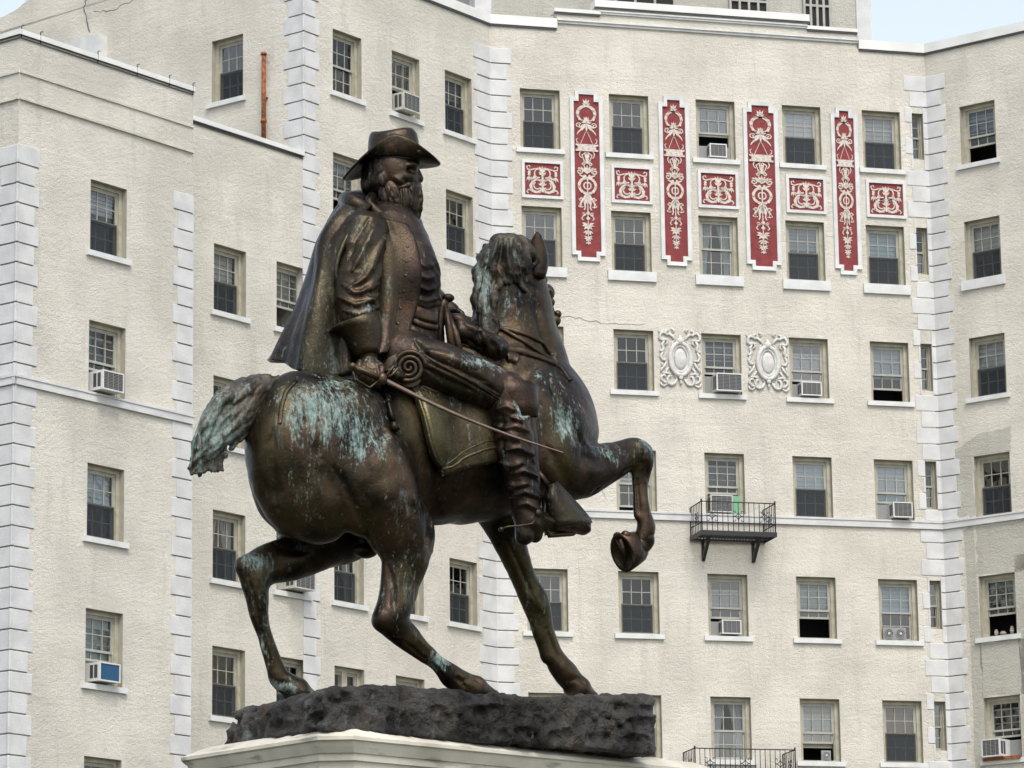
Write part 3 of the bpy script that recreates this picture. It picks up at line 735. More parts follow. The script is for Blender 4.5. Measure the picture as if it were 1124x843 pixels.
# ------------------------------------------------------------------ the statue: frame
TH=R(54)                                    # the horse heads away to the right, seen from behind its right side
O0=CAMP+ray(470,775)*(25/ray(470,775).y)
SX=Vector((math.sin(TH),math.cos(TH),0)); SY=Vector((-math.cos(TH),math.sin(TH),0))
MS=Matrix(((SX.x,SY.x,0,O0.x),(SX.y,SY.y,0,O0.y),(0,0,1,O0.z),(0,0,0,1))); MSI=MS.inverted()
def pt(px,py,lat=0.):
    """place on the horse's own fore-and-aft plane that stands lat metres to its left"""
    d=ray(px,py); t=((O0-CAMP).dot(SY)+lat)/d.dot(SY); return MSI@(CAMP+d*t)
def pd(px,py,dep):
    """place at the depth of the saddle plus dep metres"""
    d=ray(px,py); t=(DS+dep)/d.y; return MSI@(CAMP+d*t)
DS=(MS@pt(450,400,0)).y
# ------------------------------------------------------------------ sculpting with distance fields
def vnoise(P,seed=0):
    rs=np.random.RandomState(seed); Tn=rs.rand(32,32,32).astype(np.float32)
    i=np.floor(P).astype(int); f=(P-i); f=f*f*(3-2*f); i&=31; j=(i+1)&31
    x0,y0,z0=i[...,0],i[...,1],i[...,2]; x1,y1,z1=j[...,0],j[...,1],j[...,2]; fx,fy,fz=f[...,0],f[...,1],f[...,2]
    a=Tn[x0,y0,z0]*(1-fx)+Tn[x1,y0,z0]*fx; b=Tn[x0,y1,z0]*(1-fx)+Tn[x1,y1,z0]*fx
    c=Tn[x0,y0,z1]*(1-fx)+Tn[x1,y0,z1]*fx; d=Tn[x0,y1,z1]*(1-fx)+Tn[x1,y1,z1]*fx
    return (a*(1-fy)+b*fy)*(1-fz)+(c*(1-fy)+d*fy)*fz-.5
class Sculpt:
    def __init__(s,h=.015,k=.05): s.h=h; s.k=k; s.ops=[]
    def cone(s,a,b,ra,rb,lat=1.,k=None,sub=False):
        """round cone; lat<1 flattens it sideways"""
        s.ops.append(('c',np.array(a,float),np.array(b,float),ra,rb,lat,s.k if k is None else k,sub)); return s
    def path(s,pts,lat=1.,k=None,n=3):
        """pts: (Vector, radius); smoothed"""
        P=[np.array([*p,r],float) for p,r in pts]; out=[]
        for i in range(len(P)-1):
            p0=P[max(0,i-1)];p1=P[i];p2=P[i+1];p3=P[min(len(P)-1,i+2)]
            for j in range(n):
                t=j/n; out.append(.5*((2*p1)+(-p0+p2)*t+(2*p0-5*p1+4*p2-p3)*t*t+(-p0+3*p1-3*p2+p3)*t**3))
        out.append(P[-1])
        first=True
        for a,b in zip(out[:-1],out[1:]): s.cone(a[:3],b[:3],max(.004,a[3]),max(.004,b[3]),lat,(s.k if k is None else k) if first else .012); first=False
        return s
    def ell(s,c,r,rot=None,k=None,sub=False):
        """ellipsoid with radii r, rot = (pitch about y, yaw about z)"""
        s.ops.append(('e',np.array(c,float),np.array(r,float),rot,None,None,s.k if k is None else k,sub)); return s
    def mesh(s,name,mats,disp=None,smooth=0,patina=None):
        lo=np.full(3,1e9); hi=-lo
        bb=[]
        for o in s.ops:
            if o[0]=='c':
                m=max(o[3],o[4])+o[6]+.06; a=np.minimum(o[1],o[2])-m; b=np.maximum(o[1],o[2])+m
                r_=max(o[3],o[4])
            else:
                m=o[2].max()+o[6]+.06; a=o[1]-m; b=o[1]+m
            bb.append((a,b))
            if not o[7]: lo=np.minimum(lo,a); hi=np.maximum(hi,b)
        h=s.h; N=np.ceil((hi-lo)/h).astype(int)+1
        F=np.full(N,1.,np.float32)
        for o,(a,b) in zip(s.ops,bb):
            i0=np.clip(np.floor((a-lo)/h).astype(int),0,N-1); i1=np.clip(np.ceil((b-lo)/h).astype(int)+1,1,N)
            if (i1<=i0).any(): continue
            g=np.stack(np.meshgrid(*[lo[d]+h*np.arange(i0[d],i1[d]) for d in range(3)],indexing='ij'),-1)
            if o[0]=='c':
                _,A,B,ra,rb,lat,k,sub=o
                w=np.array([1,1/lat,1]); q=(g-A)*w; ab=(B-A)*w; L2=max(1e-9,(ab@ab)); t=np.clip((q@ab)/L2,0,1)
                d=np.linalg.norm(q-t[...,None]*ab,axis=-1)-(ra+(rb-ra)*t)
                if lat<1: d=d*(lat**.5)
            else:
                _,c,r,rot,_,_,k,sub=o; q=g-c
                if rot:
                    p_,y_=rot
                    cy,sy=math.cos(-y_),math.sin(-y_); q=np.stack([q[...,0]*cy-q[...,1]*sy,q[...,0]*sy+q[...,1]*cy,q[...,2]],-1)
                    cp,sp=math.cos(-p_),math.sin(-p_); q=np.stack([q[...,0]*cp+q[...,2]*sp,q[...,1],-q[...,0]*sp+q[...,2]*cp],-1)
                k0=np.linalg.norm(q/r,axis=-1); k1=np.linalg.norm(q/(r*r),axis=-1); d=k0*(k0-1)/np.maximum(k1,1e-6)
            sl=tuple(slice(i0[d_],i1[d_]) for d_ in range(3)); f=F[sl]
            k=max(k,1e-4)
            if sub:
                hh=np.clip(.5-.5*(d+f)/k,0,1); F[sl]=f*(1-hh)-d*hh+k*hh*(1-hh)
            else:
                hh=np.clip(.5+.5*(f-d)/k,0,1); F[sl]=(f*(1-hh)+d*hh-k*hh*(1-hh))
        V,Q=surface_nets(F,lo,h)
        return finish(name,V,Q,mats,disp,smooth,patina)
def surface_nets(F,lo,h):
    S=F<0; N=np.array(F.shape)
    c=np.zeros(N-1,np.int8)
    for dx in (0,1):
        for dy in (0,1):
            for dz in (0,1): c+=S[dx:N[0]-1+dx,dy:N[1]-1+dy,dz:N[2]-1+dz]
    act=(c>0)&(c<8); idx=np.argwhere(act); ids=np.full(act.shape,-1,np.int64); ids[act]=np.arange(len(idx))
    acc=np.zeros((len(idx),3)); cnt=np.zeros(len(idx))
    cs=[(x,y,z) for x in (0,1) for y in (0,1) for z in (0,1)]
    for a in cs:
        for d in range(3):
            if a[d]: continue
            b=list(a); b[d]=1
            fa=F[tuple((idx+a).T)]; fb=F[tuple((idx+b).T)]; m=(fa<0)!=(fb<0)
            t=np.where(m,fa/np.where(fa-fb==0,1,fa-fb),0); p=np.array(a,float)[None,:].repeat(len(idx),0); p[:,d]+=t
            acc[m]+=p[m]; cnt[m]+=1
    V=lo+h*(idx+acc/cnt[:,None])
    Q=[]
    for d in range(3):
        u,v=(d+1)%3,(d+2)%3
        sl0=[slice(None)]*3; sl1=[slice(None)]*3; sl0[d]=slice(0,-1); sl1[d]=slice(1,None)
        A=S[tuple(sl0)]; B=S[tuple(sl1)]; e=np.argwhere(A!=B)
        e=e[(e[:,u]>0)&(e[:,v]>0)&(e[:,u]<N[u]-1)&(e[:,v]<N[v]-1)]
        def cell(du,dv): q=e.copy(); q[:,u]-=du; q[:,v]-=dv; return ids[tuple(q.T)]
        q=np.stack([cell(1,1),cell(0,1),cell(0,0),cell(1,0)],1); fl=~A[tuple(e.T)]; q[fl]=q[fl][:,::-1]; Q.append(q)
    return V,np.concatenate(Q)
def finish(name,V,Q,mats,disp=None,smooth=0,patina=None):
    V=V.astype(np.float64)
    E=np.concatenate([Q[:,[0,1]],Q[:,[1,2]],Q[:,[2,3]],Q[:,[3,0]]])
    for it in range(smooth):
        acc=np.zeros_like(V); n=np.zeros(len(V))
        for a,b in ((0,1),(1,0)):
            for d in range(3): acc[:,d]+=np.bincount(E[:,a],V[E[:,b],d],len(V))
            n+=np.bincount(E[:,a],minlength=len(V))
        V=V*.4+.6*acc/n[:,None]
    if disp is not None:
        fn=np.cross(V[Q[:,2]]-V[Q[:,0]],V[Q[:,3]]-V[Q[:,1]]); vn=np.zeros_like(V)
        for i in range(4):
            for d in range(3): vn[:,d]+=np.bincount(Q[:,i],fn[:,d],len(V))
        vn/=np.maximum(1e-12,np.linalg.norm(vn,axis=1))[:,None]
        global VNOW
        VNOW=vn; V=V+vn*disp(V)[:,None]
    me=bpy.data.meshes.new(name); me.vertices.add(len(V)); me.vertices.foreach_set('co',V.ravel())
    me.loops.add(Q.size); me.loops.foreach_set('vertex_index',Q.ravel().astype(np.int32))
    me.polygons.add(len(Q)); me.polygons.foreach_set('loop_start',np.arange(0,Q.size,4,dtype=np.int32)); me.polygons.foreach_set('loop_total',np.full(len(Q),4,np.int32))
    me.polygons.foreach_set('use_smooth',np.ones(len(Q),bool)); me.update(calc_edges=True); me.validate()
    for m in (mats if isinstance(mats,(list,tuple)) else [mats]): me.materials.append(m)
    at=me.attributes.new('patina','FLOAT','POINT'); pv=np.zeros(len(V),np.float32)
    for c,r,a in (patina or []): pv=np.maximum(pv,a*np.clip(1.25-np.linalg.norm((V-np.array(c))/np.array(r),axis=1),0,1))
    at.data.foreach_set('value',pv.astype(np.float32))
    return me
VNOW=None
def strokes(V,L_):
    """ridges and furrows modelled along lines on the near side: (line, half width in px, height in m)"""
    rel=WX(V)-np.array(CAMP); f=rel@np.array(Fw); x=562+4089.46*(rel@np.array(cR))/f; y=421.5-4089.46*(rel@np.array(cU))/f
    vd=np.array((MSI.to_3x3()@Vector((0,-1,-.15))).normalized()); near=np.clip((VNOW@vd)*3,0,1); out=np.zeros(len(V))
    for line,w_,a in L_:
        best=np.full(len(V),1e9); n=len(line)-1
        for i in range(n):
            ax_,ay=line[i]; bx,by=line[i+1]; dx,dy=bx-ax_,by-ay
            t=np.clip(((x-ax_)*dx+(y-ay)*dy)/(dx*dx+dy*dy),0,1); g=(i+t)/n
            tap=np.clip(np.minimum(g,1-g)*5,.25,1)
            d=np.hypot(x-ax_-t*dx,y-ay-t*dy)/tap
            best=np.minimum(best,d)
        out+=a*np.exp(-(best/w_)**2)
    return out*near
WX=lambda V:V@np.array(MS.to_3x3()).T+np.array(MS.translation)
# ------------------------------------------------------------------ bronze
def bronze(name,pat=0.,bdist=.012,brown=(.066,.042,.024),dark=(.010,.008,.006),olive=(.068,.055,.022),bump=.35,bscale=30,rough=.33):
    m,nt,b,N,L=nodes(name)
    tc=N('ShaderNodeTexCoord'); src=tc.outputs['Object']
    def noise(scale,det=4,st=None,rough_=.6):
        v=src
        if st: mp=N('ShaderNodeMapping'); mp.inputs['Scale'].default_value=st; L(src,mp.inputs['Vector']); v=mp.outputs[0]
        n=N('ShaderNodeTexNoise'); n.inputs['Scale'].default_value=scale; n.inputs['Detail'].default_value=det; n.inputs['Roughness'].default_value=rough_; L(v,n.inputs['Vector']); return n.outputs[0]
    def mr(x,a,c,lo=0,hi=1):
        r=N('ShaderNodeMapRange'); L(x,r.inputs[0]); r.inputs[1].default_value=a; r.inputs[2].default_value=c; r.inputs[3].default_value=lo; r.inputs[4].default_value=hi; return r.outputs[0]
    def mth(op,x,y):
        r=N('ShaderNodeMath'); r.operation=op
        for i,q in enumerate((x,y)):
            if isinstance(q,(int,float)): r.inputs[i].default_value=q
            else: L(q,r.inputs[i])
        return r.outputs[0]
    def mixc(f,a,c):
        x=N('ShaderNodeMix'); x.data_type='RGBA'; L(f,x.inputs[0])
        for i,q in ((6,a),(7,c)):
            if isinstance(q,tuple): x.inputs[i].default_value=(*q,1)
            else: L(q,x.inputs[i])
        return x.outputs[2]
    c=mixc(mr(noise(2.6,7,None,.66),.40,.64),dark,brown)
    c=mixc(mr(noise(1.7,4,(1.3,1.3,.6)),.48,.66,0,.7),c,olive)
    c=mixc(mr(noise(5,5),.56,.72,0,.6),c,(.085,.045,.026))
    at=N('ShaderNodeAttribute'); at.attribute_name='patina'
    geo=N('ShaderNodeNewGeometry'); 
    st=noise(17,10,(1,1,.13),.78); fine=noise(55,5,(1,1,.5),.7)
    a=mth('ADD',at.outputs['Fac'],pat)
    f=mth('ADD',mth('MULTIPLY',st,.62),mth('MULTIPLY',fine,.38))
    msk=mr(mth('ADD',f,mth('MULTIPLY',a,.17)),.60,.72)
    # a general sparse bloom
    blo=mr(mth('ADD',mth('MULTIPLY',noise(8,9,(1,1,.28),.75),.8),mth('MULTIPLY',fine,.2)),.565,.70,0,.5)
    msk=mth('MAXIMUM',msk,blo)
    pc=mixc(mr(noise(14,4),.4,.6),(.15,.25,.225),(.29,.385,.355))
    pc=mixc(mr(noise(22,3),.55,.7,0,.6),pc,(.42,.48,.43))
    c=mixc(mth('MULTIPLY',msk,.8),c,pc); L(c,b.inputs['Base Color'])
    L(mr(msk,0,1,.80,.0),b.inputs['Metallic']); L(mr(mth('ADD',msk,mth('MULTIPLY',noise(7,4),.5)),.15,1.1,rough,.8),b.inputs['Roughness'])
    b.inputs['Specular IOR Level'].default_value=.5
    bp=N('ShaderNodeBump'); bp.inputs['Strength'].default_value=bump; bp.inputs['Distance'].default_value=bdist
    L(mth('ADD',noise(bscale,6,None,.65),mth('MULTIPLY',noise(6,3),1.2)),bp.inputs['Height']); L(bp.outputs[0],b.inputs['Normal'])
    return m
BZ=bronze('bronze_horse')
BZR=bronze('bronze_rider',.15,brown=(.054,.034,.024),dark=(.011,.009,.007),olive=(.050,.039,.02),bump=.3,bscale=50)
BZT=bronze('bronze_hair',.1,brown=(.14,.125,.098),dark=(.026,.022,.017),olive=(.15,.14,.105),bump=.9,bscale=18,rough=.5)
BZS=bronze('bronze_straps',.1,brown=(.075,.05,.032),bump=.4)
BZO=bronze('bronze_cloth',.25,brown=(.052,.038,.024),dark=(.014,.011,.008),olive=(.052,.046,.024),bump=.5,bscale=20)
BZC=bronze('bronze_saddle_cloth',.35,brown=(.095,.075,.038),dark=(.035,.026,.014),olive=(.11,.10,.045),bump=.4,bscale=30)
ROCKM=bronze('bronze_rock',-.2,bdist=.035,brown=(.115,.108,.10),dark=(.022,.021,.020),olive=(.085,.078,.062),bump=1.,bscale=34,rough=.6)
LIMED=mat('sword_bronze',(.20,.145,.11),.45,.5,var=.3,scale=12,bump=.2)
STAT=bpy.data.objects.new('equestrian_statue',None); COL.objects.link(STAT); STAT.matrix_basis=MS
tag(STAT,'dark bronze statue with green stains, bearded officer in hat and cape on a prancing horse','statue')
def lk(name,me,parent=STAT): return link(name,me,parent)
# ------------------------------------------------------------------ horse
H=Sculpt(.016,.09)
b_=lambda px,py,lat,r:(pt(px,py,lat),r)
# barrel, croup and chest
H.path([b_(338,478,0,.43),b_(380,487,0,.46),b_(440,496,0,.49),b_(500,496,0,.515),b_(560,482,0,.51),b_(590,475,0,.45)],lat=.76)
H.ell(pt(352,480,.19),(.40,.25,.44),k=.1); H.ell(pt(338,480,-.17),(.40,.24,.44),k=.1)
H.ell(pt(594,464,0),(.36,.36,.42),k=.12)                # breast
H.ell(pt(586,474,-.22),(.33,.20,.43),k=.1); H.ell(pt(588,472,.22),(.32,.20,.42),k=.1)
H.ell(pt(540,430,0),(.40,.20,.28),k=.12)                # withers
# near hind leg
H.ell(pt(392,505,-.25),(.38,.20,.52),rot=(R(-12),0),k=.10)
H.path([b_(405,525,-.27,.30),b_(432,570,-.30,.235),b_(444,605,-.30,.170),b_(441,635,-.30,.128),b_(436,664,-.30,.112),b_(432,682,-.30,.100),b_(445,697,-.30,.092),b_(462,713,-.30,.074),b_(481,729,-.30,.070),b_(496,742,-.30,.080),b_(510,750,-.30,.070)],lat=.85,k=.08)
H.cone(pt(438,660,-.30),pt(420,681,-.30),.05,.062,k=.05)
H.cone(pt(436,600,-.30),pt(423,672,-.30),.06,.028,k=.05)     # tendon
H.ell(pt(460,585,-.30),(.10,.09,.13),k=.1)
H.cone(pt(508,749,-.30),pt(521,754,-.30),.080,.095,k=.02); H.cone(pt(521,756,-.30),pt(541,764,-.30),.098,.052,k=.015); H.cone(pt(514,763,-.30),pt(541,765,-.30),.06,.045,k=.012)
# far hind leg
H.path([b_(325,500,.2,.34),b_(330,530,.22,.34),b_(340,560,.25,.29),b_(347,588,.27,.22)],lat=.8,k=.1)
H.path([b_(322,500,-.12,.33),b_(332,540,-.14,.31),b_(350,560,-.16,.24)],lat=.8,k=.1)
H.ell(pt(392,520,.24),(.34,.20,.42),k=.1)
H.path([b_(400,555,.27,.26),b_(378,576,.25,.25),b_(345,598,.27,.200),b_(318,613,.27,.160),b_(292,622,.27,.135),b_(280,637,.27,.112),b_(282,658,.27,.086),b_(286,684,.27,.062),b_(294,709,.27,.058),b_(302,731,.27,.068),b_(307,745,.27,.080),b_(318,752,.27,.072)],lat=.85,k=.08)
H.cone(pt(300,604,.27),pt(268,619,.27),.055,.062,k=.05); H.cone(pt(269,624,.27),pt(284,668,.27),.055,.03,k=.04)
H.cone(pt(314,750,.27),pt(325,757,.27),.080,.092,k=.02); H.cone(pt(325,758,.27),pt(344,766,.27),.092,.042,k=.015); H.cone(pt(318,765,.27),pt(343,767,.27),.05,.038,k=.012)
# far fore leg
H.path([b_(545,540,.18,.22),b_(552,575,.2,.15),b_(564,605,.2,.108),b_(576,638,.2,.092),b_(587,660,.2,.100),b_(593,676,.2,.086),b_(600,700,.2,.066),b_(609,722,.2,.068),b_(621,739,.2,.084),b_(629,750,.2,.070)],lat=.88,k=.08)
H.cone(pt(628,749,.2),pt(635,757,.2),.075,.10,k=.02); H.cone(pt(635,758,.2),pt(651,765,.2),.10,.05,k=.015); H.cone(pt(630,765,.2),pt(650,766,.2),.06,.045,k=.012)
H.cone(pt(583,676,.2),pt(600,722,.2),.035,.035,k=.03)
# raised near fore leg
H.path([b_(596,505,-.22,.26),b_(626,516,-.24,.205),b_(652,513,-.25,.150),b_(676,503,-.25,.118),b_(694,495,-.25,.098),b_(704,498,-.25,.088),b_(706,514,-.25,.078),b_(705,538,-.25,.058),b_(706,560,-.25,.060),b_(710,577,-.25,.076),b_(706,590,-.24,.062)],lat=.85,k=.08)
H.cone(pt(640,530,-.25),pt(690,510,-.25),.07,.045,k=.05); H.path([b_(630,508,-.25,.12),b_(655,505,-.25,.11),b_(690,494,-.25,.085)],k=.05); H.cone(pt(697,516,-.25),pt(699,566,-.25),.032,.032,k=.03)
H.ell(pt(706,505,-.25),(.085,.08,.11),k=.04)
# neck
H.path([b_(572,440,0,.42),b_(573,400,0,.375),b_(570,365,0,.325),b_(565,330,0,.285),b_(562,300,0,.235),b_(563,284,0,.17)],lat=.60,k=.14)
H.cone(pt(545,345,0),pt(540,400,0),.13,.2,lat=.6,k=.1)
# head, turned away from the viewer
pollD=(MS@pt(575,290,0)).y-DS
hd=lambda px,py,dd:pd(px,py,pollD+dd)
H.path([(hd(556,292,.0),.155),(hd(570,314,.14),.155),(hd(584,345,.28),.15),(hd(594,375,.40),.115),(hd(597,398,.50),.10),(hd(597,408,.54),.085)],k=.06)
H.cone(hd(561,305,.02),hd(578,352,.16),.14,.13,k=.06)
H.ell(hd(600,322,.16),(.06,.06,.06),k=.04)      # eye ridge
# genital sheath and flank details
H.ell(pt(415,583,0),(.15,.10,.09),k=.06); H.cone(pt(440,560,.08),pt(469,604,.12),.12,.055,k=.04); H.ell(pt(400,605,0),(.10,.07,.06),k=.04)

# muscle furrows
H.ell(pt(470,520,-.47),(.045,.05,.34),rot=(R(-15),0),k=.10,sub=True)
H.ell(pt(408,600,-.50),(.09,.05,.10),k=.08,sub=True)
H.ell(pt(645,492,-.46),(.03,.08,.12),rot=(R(10),0),k=.05,sub=True)
H.ell(pt(560,420,-.33),(.30,.04,.05),rot=(R(-35),0),k=.07,sub=True)
PAT=[(pt(440,640,-.3),(.25,.3,.6),.45),(pt(285,680,.27),(.2,.3,.5),.45),(pt(590,660,.2),(.3,.3,.6),.3),(pt(450,560,-.4),(.5,.4,.5),.35),(pt(600,430,-.3),(.4,.4,.35),.45),(pt(560,340,-.2),(.25,.4,.45),.45),(pt(330,540,-.2),(.3,.5,.5),.3),(pt(670,500,-.25),(.3,.3,.1),.6),(pt(352,455,-.35),(.42,.5,.30),1.0),(pt(395,475,-.42),(.30,.4,.28),.8),(pt(375,425,-.2),(.4,.5,.12),.8),(pt(612,468,-.35),(.22,.4,.20),1.0),(pt(660,500,-.3),(.16,.3,.10),.9),(pt(706,492,-.3),(.09,.2,.09),1.1),
 (pt(275,618,.27),(.16,.3,.10),1.1),(pt(300,755,.27),(.2,.3,.09),1.1),(pt(343,765,.27),(.12,.3,.07),1.2),(pt(282,660,.27),(.06,.3,.25),.6),(pt(478,725,-.3),(.15,.3,.1),1.0),(pt(420,640,-.36),(.06,.2,.25),.7),(pt(450,560,-.45),(.1,.3,.2),.5),
 (pt(525,320,-.1),(.1,.5,.35),.7),(pt(570,345,-.2),(.12,.3,.10),.6),(pt(310,640,.27),(.1,.3,.2),.4),(pt(452,670,-.35),(.05,.2,.2),.7)]
HSTR=[([(480,495),(482,525),(476,560),(468,600)],7,-.035),([(366,512),(376,530),(392,560),(412,600)],5,-.020),([(330,455),(338,480),(352,505)],7,-.018),([(425,470),(440,500),(452,530),(456,560)],10,.022),([(300,470),(296,510),(304,560)],7,-.020),
([(603,415),(613,445),(626,472),(642,492)],4.5,-.026),([(645,545),(668,531),(694,513)],2.6,-.022),([(655,538),(676,526),(690,518)],2.5,.014),([(698,522),(701,545),(703,568)],2.2,-.020),([(710,520),(710,545),(712,565)],2.2,.010),([(700,486),(710,495),(712,510)],4,.014),
([(428,622),(432,650),(432,672)],3,-.020),([(450,625),(448,650),(442,670)],3,.014),([(446,706),(466,724),(488,745)],2.4,-.016),([(455,697),(475,714),(496,733)],3,.010),
([(272,632),(280,662),(288,700),(297,730)],2.3,-.016),([(290,640),(290,665),(294,695)],2.5,.012),([(300,596),(320,604),(345,604)],4,-.016),
([(556,592),(572,625),(588,660)],2.6,-.016),([(600,690),(608,712),(618,730)],2.2,-.014),([(584,650),(592,662),(597,672)],5,.014),
([(588,325),(592,350),(600,378),(612,400)],4,-.026),([(548,402),(560,425),(566,450)],7,-.018),([(560,300),(575,312),(588,316)],4,-.014),([(566,330),(570,360),(575,385)],8,.012),
([(640,500),(655,508),(668,505)],4,-.014),([(600,490),(618,520),(628,548)],6,-.016),([(500,742),(508,750),(512,756)],2.5,-.02),([(505,748),(520,744),(532,750)],2,-.012),([(306,752),(318,748),(328,754)],2,-.012),([(624,748),(636,744),(646,752)],2,-.012)]
def hdisp(V):
    return (strokes(V,HSTR)+vnoise(V*5.5+7,1)*.024+vnoise(V*np.array([3.2,3.2,2.2])+3,2)*.045+vnoise(V*12,3)*.007)
horse_me=H.mesh('horse',BZ,disp=hdisp,smooth=1,patina=PAT)
horse=lk('horse',horse_me)
def bvh(me): 
    return BVHTree.FromPolygons([v.co.copy() for v in me.vertices],[tuple(p.vertices) for p in me.polygons])
HB=bvh(horse_me)
CAML=MSI@CAMP
def surf(px,py,off=.0,tree=None,both=False):
    """point of the bronze surface seen at this place, lifted by off"""
    d=(MSI.to_3x3()@ray(px,py)).normalized(); hit=(tree or HB).ray_cast(CAML,d)
    if hit[0] is None: return None
    return hit[0]+hit[1]*off
def strip(name,px,width,thick,parent,m,tree=None,off=.0,sub=6,lift=.5):
    """a strap laid on the surface along picture points"""
    P=[]
    for i in range(len(px)-1):
        for j in range(sub):
            t=j/sub; P.append((px[i][0]*(1-t)+px[i+1][0]*t,px[i][1]*(1-t)+px[i+1][1]*t))
    P.append(px[-1]); Q=[]
    for p in P:
        d=(MSI.to_3x3()@ray(*p)).normalized(); hit=(tree or HB).ray_cast(CAML,d)
        if hit[0] is not None: Q.append((hit[0],hit[1]))
    b=MB(); L_=[]
    n=len(Q)
    if n<3: return None
    pts=[q[0] for q in Q]; sm=[pts[0]]+[(pts[i-1]+pts[i]*2+pts[i+1])/4 for i in range(1,n-1)]+[pts[-1]]
    rows=[]
    for i in range(n):
        t=(sm[min(n-1,i+1)]-sm[max(0,i-1)]).normalized(); nn=Q[i][1]; s_=t.cross(nn).normalized(); c=sm[i]+nn*off
        rows.append(b._av([c+s_*width/2-nn*.03,c+s_*width/2+nn*thick*.6,c+s_*width*.3+nn*thick,c-s_*width*.3+nn*thick,c-s_*width/2+nn*thick*.6,c-s_*width/2-nn*.03]))
    for i in range(n-1):
        for k in range(5): b.f.append((rows[i]+k,rows[i+1]+k,rows[i+1]+k+1,rows[i]+k+1)); b.m.append(0); b.sm.append(True)
    for r_ in (rows[0],rows[-1]): b.f.append(tuple(r_+k for k in range(6))); b.m.append(0); b.sm.append(False)
    return b.build(name,m,parent)
# hoof of the raised leg with its shoe
hoof=Sculpt(.008,.02)
hc=pt(686,606,-.22); hu=pt(708,590,-.24)
ax=(hc-hu).normalized()
def ring_mesh(name,c,axis,prof,mats,parent,sx=1.,n=26,spin=0,cut=None,up=Vector((0,0,1))):
    """profile of (distance along axis, radius) turned round an axis, oval by sx"""
    a=axis.normalized(); u=(up-a*up.dot(a)).normalized(); v=a.cross(u); b=MB(); rows=[]
    for d,r in prof: rows.append(b._av([c+a*d+u*(r*math.cos(2*math.pi*i/n))+v*(r*sx*math.sin(2*math.pi*i/n)) for i in range(n)]))
    for j in range(len(rows)-1):
        for i in range(n): b.f.append((rows[j]+i,rows[j]+(i+1)%n,rows[j+1]+(i+1)%n,rows[j+1]+i)); b.m.append(0); b.sm.append(True)
    b.f.append(tuple(rows[0]+i for i in range(n-1,-1,-1))); b.m.append(0); b.sm.append(False)
    b.f.append(tuple(rows[-1]+i for i in range(n))); b.m.append(0); b.sm.append(False)
    return b.build(name,mats,parent)
vdir=(CAML-hc).normalized(); IR0=MSI.to_3x3()@cR
axs=(vdir*.66-IR0*.52+Vector((0,0,-.22))).normalized()
ring_mesh('hoof',hc,axs,[(-.20,.090),(-.16,.112),(-.08,.126),(.03,.140),(.036,.130),(.032,.112),(.018,.104),(.012,.02)],BZ,horse,sx=.72,up=Vector((-.12,0,1)))
s=MB(); fu=(Vector((-.12,0,1))-axs*axs.dot(Vector((-.12,0,1)))).normalized(); fv=axs.cross(fu)
s.ball(hc+fu*.115+fv*.035-axs*.01,.034,.034,.034); s.ball(hc+fu*.115-fv*.035-axs*.01,.034,.034,.034); s.tube([hc+fu*.10+axs*.012,hc-fu*.06+axs*.016],[.035,.008],6); s.build('heel',BZ,horse)
H2=Sculpt(.01,.03); H2.path([(hu,.062),((hu+hc)/2-axs*.10,.075),(hc-axs*.10,.085)]); lk('pastern',H2.mesh('pastern',BZ),horse)
# ears
def ear(base,tip,wdir,w,name='ear'):
    n=10; b=MB(); rows=[]; ax_=(tip-base); fd=ax_.cross(wdir).normalized()
    for i in range(n+1):
        t=i/n; r=w*(math.sin(math.pi*min(1,.22+t*.78))**.8)*(1 if t<.99 else .05); c=base+ax_*t+fd*.03*math.sin(math.pi*t)
        row=[]
        for k in range(13):
            an=math.pi*(-.78+1.56*k/12); row.append(c+wdir*math.sin(an)*r*.9-fd*math.cos(an)*r*.6)
        rows.append(b._av(row))
    for i in range(n):
        for k in range(12): b.f.append((rows[i]+k,rows[i]+k+1,rows[i+1]+k+1,rows[i+1]+k)); b.m.append(0); b.sm.append(True)
    o=b.build(name,BZ,horse); md=o.modifiers.new('thick','SOLIDIFY'); md.thickness=.02; md.offset=0; return o
IR=MSI.to_3x3()@cR
ear(hd(589,305,-.10),hd(590,255,-.12),IR,.080); ear(hd(545,290,.06),hd(532,268,.06),IR,.055)
# mane and forelock
def hairdisp(fr,amp,axis=(1,1,.25)):
    def f(V): return vnoise(V*np.array(axis)*fr,5)*amp+vnoise(V*np.array(axis)*fr*2.1,6)*amp*.5
    return f
MN=Sculpt(.009,.02)
rr=random.Random(4)
def locks(S,starts,ends,bend,r,n,seed,depth=0,j=6):
    rr=random.Random(seed)
    for i in range(n):
        t=(i+.5)/n; a=(starts[0][0]+(starts[1][0]-starts[0][0])*t,starts[0][1]+(starts[1][1]-starts[0][1])*t); e=(ends[0][0]+(ends[1][0]-ends[0][0])*t+rr.uniform(-j,j),ends[0][1]+(ends[1][1]-ends[0][1])*t+rr.uniform(-j,j))
        pts=[]
        for k in range(6):
            u=k/5; x=a[0]+(e[0]-a[0])*u+bend*math.sin(math.pi*u)+rr.uniform(-1.5,1.5)+3*math.sin(u*7+i); y=a[1]+(e[1]-a[1])*u
            q=surf(x,y,.012+.022*math.sin(math.pi*min(1,u*1.1+.1))) or None
            if q is not None: pts.append((q,r*(1-.72*u)*(.8+.4*rr.random())))
        if len(pts)>2: S.path(pts,k=.015,n=2)
locks(MN,((543,268),(572,270)),((548,308),(576,316)),-5,.058,7,1)
locks(MN,((552,266),(575,270)),((560,300),(577,300)),6,.05,5,2)
locks(MN,((531,285),(545,275)),((532,322),(552,318)),-3,.045,5,3)
locks(MN,((526,305),(536,295)),((528,350),(546,355)),2,.04,5,4)
